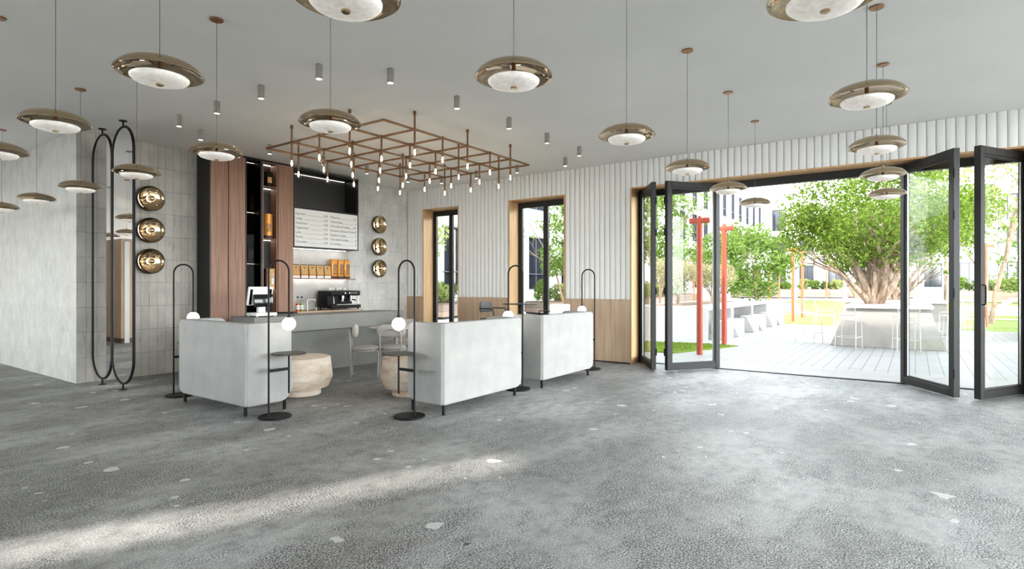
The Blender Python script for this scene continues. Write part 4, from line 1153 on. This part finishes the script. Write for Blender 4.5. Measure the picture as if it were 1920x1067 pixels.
def clumps(rnd, c, R, n, k):
    """n small leaf clumps spread over a flattened crown"""
    out = []
    for _ in range(n):
        v = Vector((rnd.gauss(0, 1), rnd.gauss(0, 1), rnd.gauss(0, 1))).normalized(); r = .35+.65*rnd.random()**.5
        s = k*rnd.uniform(.7, 1.3)
        out.append((c[0]+v.x*R[0]*r, c[1]+v.y*R[1]*r, c[2]+v.z*R[2]*r, s, s, s*.75))
    return out
def shrub(label, x, y, z, R, h, n, size, mat, seed, group='shrubs in the wooden planters'):
    r = random.Random(seed)
    t = thing('shrub', label, 'shrub', (x, y, z), 0, group)
    f = MB().leaves([p for p in blobpts(r, clumps(r, (0, 0, h*.40), (R*1.1, R*.95, h*.42), 24, R*.42), n)], size, r)
    obj('foliage', f, mat, t, False)
    s = MB()
    for i in range(5):
        a = r.uniform(0, 2*PI); s.tube([(0.06*math.cos(a), .06*math.sin(a), 0), (R*.35*math.cos(a), R*.35*math.sin(a), h*.6)], [.02, .008], 6)
    obj('stems', s, M['barkd'], t)
def branch(mb, p, d, r, ln, rnd, lvl, tips):
    P = [Vector(p)]; R = [r]; dd = Vector(d).normalized(); n = 4
    for i in range(n):
        dd = (dd+Vector((rnd.gauss(0, .10), rnd.gauss(0, .10), rnd.gauss(0, .05)+.03))).normalized()
        P.append(P[-1]+dd*ln/n); R.append(r*(1-.42*(i+1)/n))
    mb.tube(P, R, 8 if r > .03 else 6)
    if lvl == 0: tips.append(P[-1]); return
    for k in range(rnd.choice((2, 2, 3))):
        q = P[rnd.choice((2, 3, 4))]
        nd = (dd+Vector((rnd.gauss(0, .55), rnd.gauss(0, .55), rnd.gauss(0, .22)+.1))).normalized()
        branch(mb, q, nd, r*.52, ln*.62, rnd, lvl-1, tips)
def tree(label, name, base, stems, blobs, n, size, mat, bark, seed, group=None):
    """stems: list of (dx,dy,dz dir, radius, length, levels)"""
    r = random.Random(seed); t = thing(name, label, 'tree', base, 0, group); tips = []
    tr = MB()
    for (d, rad, ln, lv, off) in stems: branch(tr, off, d, rad, ln, r, lv, tips)
    obj('trunk', tr, bark, t)
    pts = blobpts(r, blobs, n)
    for q in tips:
        for _ in range(10): pts.append((q.x+r.gauss(0, .14), q.y+r.gauss(0, .14), q.z+r.gauss(0, .12)))
    obj('foliage', MB().leaves(pts, size, r), mat, t, False)
    return t
rb = random.Random(11)
# big multi-stemmed tree
bx, by = 16.95, .83
st_ = []
for i in range(17):
    a = 2*PI*i/17+rb.uniform(-.15, .15); tilt = (rb.uniform(.50, .74), rb.uniform(.10, .34), rb.uniform(.30, .52))[i % 3]
    rr = .09+.05*(i % 3 == 1)
    st_.append(((math.cos(a)*math.sin(tilt), math.sin(a)*math.sin(tilt), math.cos(tilt)), rb.uniform(.06, .10), rb.uniform(1.25, 1.55), 2, (math.cos(a)*.115, math.sin(a)*.115, -.02)))
bl = clumps(rb, (0, .0, 2.18), (2.1, 2.05, 1.36), 115, .45)
tree('big multi-stemmed olive-green tree rising from the concrete bar table', 'multi_stem_tree', (bx, by, .985), st_, bl, 21000, .058, M['leaf_big'], M['bark'], 5)
st_ = []
for i in range(12):
    a = 2*PI*i/12+rb.uniform(-.2, .2); tilt = rb.uniform(.2, .75)
    st_.append(((math.cos(a)*math.sin(tilt), math.sin(a)*math.sin(tilt), math.cos(tilt)), rb.uniform(.04, .07), rb.uniform(1.3, 1.7), 2, (math.cos(a)*.12, math.sin(a)*.12, -.02)))
tree('second multi-stemmed tree behind the big one, in the farther concrete table', 'multi_stem_tree', (22.0, .55, .985), st_, clumps(rb, (0, -.5, 2.4), (2.0, 2.2, 1.1), 45, .6), 6500, .075, M['leaf_big'], M['bark'], 9)
# variegated trees on the bench block
for i, (x, y, lb) in enumerate(((16.35, 5.95, 'variegated cream-leaved small tree in the block, left one seen through the door glass'),
    (17.1, 5.9, 'variegated cream-leaved small tree in the block, just left of the nearest red post'),
    (19.6, 5.6, 'variegated cream-leaved small tree in the block, right of the second red post'),
    (21.1, 5.75, 'variegated cream-leaved small tree at the far end of the block'))):
    tree(lb, 'variegated_tree', (x, y, .86), [((.05, 0, 1), .05, .62, 2, (0, 0, 0)), ((-.12, .1, 1), .035, .65, 2, (.04, .03, 0)), ((.1, -.1, 1), .03, .6, 2, (-.03, .03, 0))],
         clumps(random.Random(40+i), (0, 0, .98), (.58, .58, .42), 22, .24), 1900, .045, M['leaf_pale'], M['bark'], 60+i, 'variegated small trees')
# taller green trees
def tall(label, x, y, hh, rx, n, seed, mat='leaf_green', size=.10, lo=.35, gap=34, z=0., lean=(0, 0), bark='barkd', ksc=.32):
    c0 = random.Random(seed)
    tree(label, 'courtyard_tree', (x, y, z), [((lean[0]+.03, lean[1], 1), .05*hh/5, hh*.55, 3, (0, 0, 0)), ((lean[0]-.06, lean[1]+.05, 1), .035*hh/5, hh*.5, 3, (.08, .06, 0))],
         clumps(c0, (lean[0]*hh*.6, lean[1]*hh*.6, hh*(lo+1)/2), (rx, rx, hh*(1-lo)/2), gap, rx*ksc), n, size, M[mat], M[bark], seed+1, 'green courtyard trees')
tall('layered green tree behind the nearest red post, seen through the door glass', 27.0, 10.2, 6.2, 2.1, 4200, 101, size=.12)
tall('layered green tree left of the nearest one, seen through the hinged leaf', 21.0, 10.6, 5.0, 1.3, 2200, 103, size=.10)
tall('green tree right of the second red post before the white building', 41.0, 11.5, 5.0, 1.8, 3000, 105, size=.16, lo=.2)
tall('broad dark green tree behind the three far orange posts', 50.0, 10.7, 7.2, 3.0, 5200, 107, size=.20, lo=.08, gap=46)
tall('green tree seen in the left tall window', 17.2, 17.3, 4.8, 1.3, 1800, 109, 'leaf_lime', .10, .45)
tall('green tree seen in the right tall window', 22.8, 13.2, 5.4, 1.2, 2600, 111, size=.10, lo=.30)
tall('slender tree seen through the right door glass beside the bar chairs', 26.5, -.95, 6.4, 1.3, 900, 113, 'leaf_lime', .10, .35, 24, bark='bark')
tall('feathery light green tree behind the right orange post', 27.6, -2.3, 8.6, 2.6, 2000, 115, 'leaf_lime', .12, .42, 40, bark='bark')
tall('dark leafy sapling beside the right orange post', 36.0, -4.3, 4.6, 1.3, 700, 117, size=.12, lo=.18, gap=20)
tree('leaning pale-barked tree behind the big one', 'leaning_tree', (46.8, 3.08, 0), [((-.19, .30, 1), .24, 5.0, 1, (0, 0, 0))], clumps(random.Random(8), (-1.1, 1.7, 5.6), (1.5, 1.5, 1.1), 18, .6), 900, .16, M['leaf_big'], M['bark'], 71)
# planters and their shrubs
pl = [(19.6, 18.2, 3.2, 2.2, .58, .3, 'weathered wooden planter seen in the left tall window'), (22.9, 17.6, 2.6, 2.2, .58, -.4, 'weathered wooden planter between the two tall windows'),
      (25.6, 15.2, 2.8, 2.2, .58, -.4, 'weathered wooden planter seen in the right tall window'), (29.5, 14.8, 3.6, 2.2, .6, 0., 'weathered wooden planter behind the bench block, left'),
      (35.0, 14.2, 4.4, 2.2, .65, 0., 'weathered wooden planter behind the variegated trees'), (43.0, 15.4, 6, 2.4, .75, 0., 'weathered wooden planter left of the far orange posts'),
      (72.0, 14.8, 3, 6.5, .95, 0., 'weathered wooden planter at the foot of the dark green tree'), (76.0, 9.2, 3, 4.5, .95, 0., 'weathered wooden planter under the left ground-floor window'),
      (80.0, 3.4, 3, 6.5, .95, 0., 'weathered wooden planter behind the leaning trunk'), (62.0, -5.4, 3, 6.0, .95, 0., 'weathered wooden planter seen through the right door glass'),
      (58.0, -11.5, 3, 5.2, 1.0, 0., 'weathered wooden planter behind the sun loungers')]
k = 0
pos = ['left', 'right', 'middle', 'end']
for (x, y, w, d, h, rz, lb) in pl:
    planter(lb, x, y, w, d, h, rz)
    far = x > 50
    nn = 3 if not far else 4
    for i in range(nn):
        s = (i+.5)/nn-.5
        ox, oy = ((s*w)*math.cos(rz), (s*w)*math.sin(rz)) if w > d else (0, s*d)
        R = max(w, d)/nn*.55
        hh = (1.25 if far else 1.15)*rb.uniform(.8, 1.15)
        k += 1
        ordn = (['first', 'second', 'last'] if nn == 3 else ['first', 'second', 'third', 'last'])[i]
        shrub('green shrub, %s one along the %s' % (ordn, lb.replace('weathered ', '')), x+ox, y+oy, h+.04, R, hh, 1500 if not far else 700, .075 if not far else .17,
              M[('leaf_shrub', 'leaf_green', 'leaf_lime')[k % 3]], 200+k)

# ------------------------------------------------------------------ white buildings
ROWS = [(1.15, 4.6), (6.3, 9.4), (10.3, 13.8)]
def building(name, label, axis, plane, cs, lo, hi, width, sgn, top=14.85):
    """facade slab with slot windows; axis 'x' runs along x on plane y, axis 'y' runs along y on plane x"""
    t = thing(name, label, 'building', (0, 0, 0))
    dep = .42
    def put(m, u0, u1, w0, w1, z0, z1):
        if axis == 'x': m.box(u0, u1, plane+w0, plane+w1, z0, z1)
        else: m.box(plane+w0, plane+w1, u0, u1, z0, z1)
    wall = MB(); u = lo
    for c in cs:
        put(wall, u, c-width/2, 0, 1.0, -.1, top); u = c+width/2
        put(wall, c-width/2, u, 0, 1.0, -.1, ROWS[0][0]); put(wall, c-width/2, u, 0, 1.0, ROWS[2][1], top)
        put(wall, c-width/2, u, .02, 1.0, ROWS[1][1], ROWS[2][0])
    put(wall, u, hi, 0, 1.0, -.1, top)
    put(wall, lo, hi, 1.0, 8.0, -.1, top)
    obj('wall', wall, M['bldg'], t, False)
    sp = None
    for c in cs:
        if sp is None:
            m = MB()
            if axis == 'x': m.box(-width/2, width/2, plane+.06, plane+.9, ROWS[0][1], ROWS[1][0])
            else: m.box(plane+.06, plane+.9, -width/2, width/2, ROWS[0][1], ROWS[1][0])
            sp = obj('spandrel', m, M['spandrel'], t, False); k = sp
        else: k = sp.copy(); C.objects.link(k); k.parent = t
        k.location = (c, 0, 0) if axis == 'x' else (0, c, 0)
    first = None
    for (z0, z1) in ROWS:
        first = None
        for c in cs:
            if first is None:
                f = MB()
                for a, b, p, q in ((-width/2+.01, -width/2+.09, z0, z1), (width/2-.09, width/2-.01, z0, z1), (-.03, .03, z0, z1), (-width/2+.09, width/2-.09, z0, z0+.08), (-width/2+.09, width/2-.09, z1-.08, z1), (-width/2+.09, width/2-.09, z0+1.0, z0+1.05)):
                    if axis == 'x': f.box(a, b, plane+.10, plane+dep+.1, p, q)
                    else: f.box(plane+.10, plane+dep+.1, a, b, p, q)
                w = obj('window', f, M['navy'], t, False)
                g = MB()
                if axis == 'x': g.box(-width/2+.09, width/2-.09, plane+dep, plane+dep+.05, z0+.08, z1-.08)
                else: g.box(plane+dep, plane+dep+.05, -width/2+.09, width/2-.09, z0+.08, z1-.08)
                pn = obj('pane', g, M['wpane'], w, False)
                w.location = (c, 0, 0) if axis == 'x' else (0, c, 0); first = w
            else:
                k = first.copy(); C.objects.link(k); k.parent = t; k.location = (c, 0, 0) if axis == 'x' else (0, c, 0)
                q = pn.copy(); C.objects.link(q); q.parent = k
    return t
building('office_building', 'long white building with rows of slot windows along the left of the courtyard', 'x', 20.0, [18.9+4.05*i for i in range(20)], 10.35, 101.0, 2.0, 1)
building('office_building', 'white building with grey spandrels closing the far end of the courtyard', 'y', 101.0, [-34.45+4.05*i for i in range(14)], -40, 28, 2.1, 1)

# ------------------------------------------------------------------ daylight
w = bpy.data.worlds.new('sky'); bpy.context.scene.world = w; w.use_nodes = True
wn_ = w.node_tree; bg = wn_.nodes['Background']; bg.inputs[1].default_value = SKY
tc = N(wn_, 'ShaderNodeTexCoord'); sp_ = N(wn_, 'ShaderNodeSeparateXYZ'); wn_.links.new(tc.outputs['Generated'], sp_.inputs[0])
# hazy bright horizon, dimmer and bluer zenith
wn_.links.new(ramp(wn_, sp_.outputs[2], [(0., (.97, .985, 1.)), (.22, (.82, .87, .90)), (.5, (.16, .18, .20)), (1., (.045, .052, .062))]), bg.inputs[0])
sl = bpy.data.lights.new('sun', 'SUN'); sl.energy = SUN; sl.angle = math.radians(2.2); sl.color = (1., .95, .87)
so = bpy.data.objects.new('sun', sl); C.objects.link(so)
sv = Vector((SAZ.x*math.cos(SEL), SAZ.y*math.cos(SEL), math.sin(SEL)))
so.rotation_euler = sv.to_track_quat('Z', 'Y').to_euler(); so.location = (0, 0, 30)
def portal(loc, rot, sx, sy):
    l = bpy.data.lights.new('daylight_portal', 'AREA'); l.shape = 'RECTANGLE'; l.size = sx; l.size_y = sy; l.cycles.is_portal = True
    o = bpy.data.objects.new('daylight_portal', l); C.objects.link(o); o.location = loc; o.rotation_euler = rot
portal((XO+.05, sum(DOOR)/2, ZT/2), (PI/2, 0, PI/2), DOOR[1]-DOOR[0], ZT)
for q in (W1, W2, W0): portal((XO+.05, sum(q)/2, ZT/2), (PI/2, 0, PI/2), q[1]-q[0], ZT)
for (p, q, lo, hi) in WOPS: portal((WX-.25, (p+q)/2, (lo+hi)/2), (PI/2, 0, -PI/2), q-p, hi-lo)
for (p, q, lo, hi) in SOPS: portal(((p+q)/2, SY-.25, (lo+hi)/2), (PI/2, 0, 0), q-p, hi-lo)

# ------------------------------------------------------------------ camera and view
cd = bpy.data.cameras.new('camera'); cam = bpy.data.objects.new('camera', cd); C.objects.link(cam)
cam.location = (0, 0, 1.45); cam.rotation_euler = (PI/2, 0, TH-PI/2)
cd.sensor_width = 36; cd.lens = 1066.67/1920*36; cd.shift_y = 1.5/1920; cd.clip_start = .05; cd.clip_end = 600
s = bpy.context.scene; s.camera = cam
s.view_settings.view_transform = 'Standard'; s.view_settings.look = 'None'; s.view_settings.gamma = 1; s.view_settings.use_curve_mapping = False
s.view_settings.exposure = EXPO
cy = s.cycles
cy.use_denoising = True; cy.max_bounces = 10; cy.diffuse_bounces = 6; cy.glossy_bounces = 5; cy.transparent_max_bounces = 24; cy.transmission_bounces = 4
cy.caustics_reflective = False; cy.caustics_refractive = False; cy.sample_clamp_indirect = 6; cy.use_adaptive_sampling = True; cy.adaptive_threshold = .015
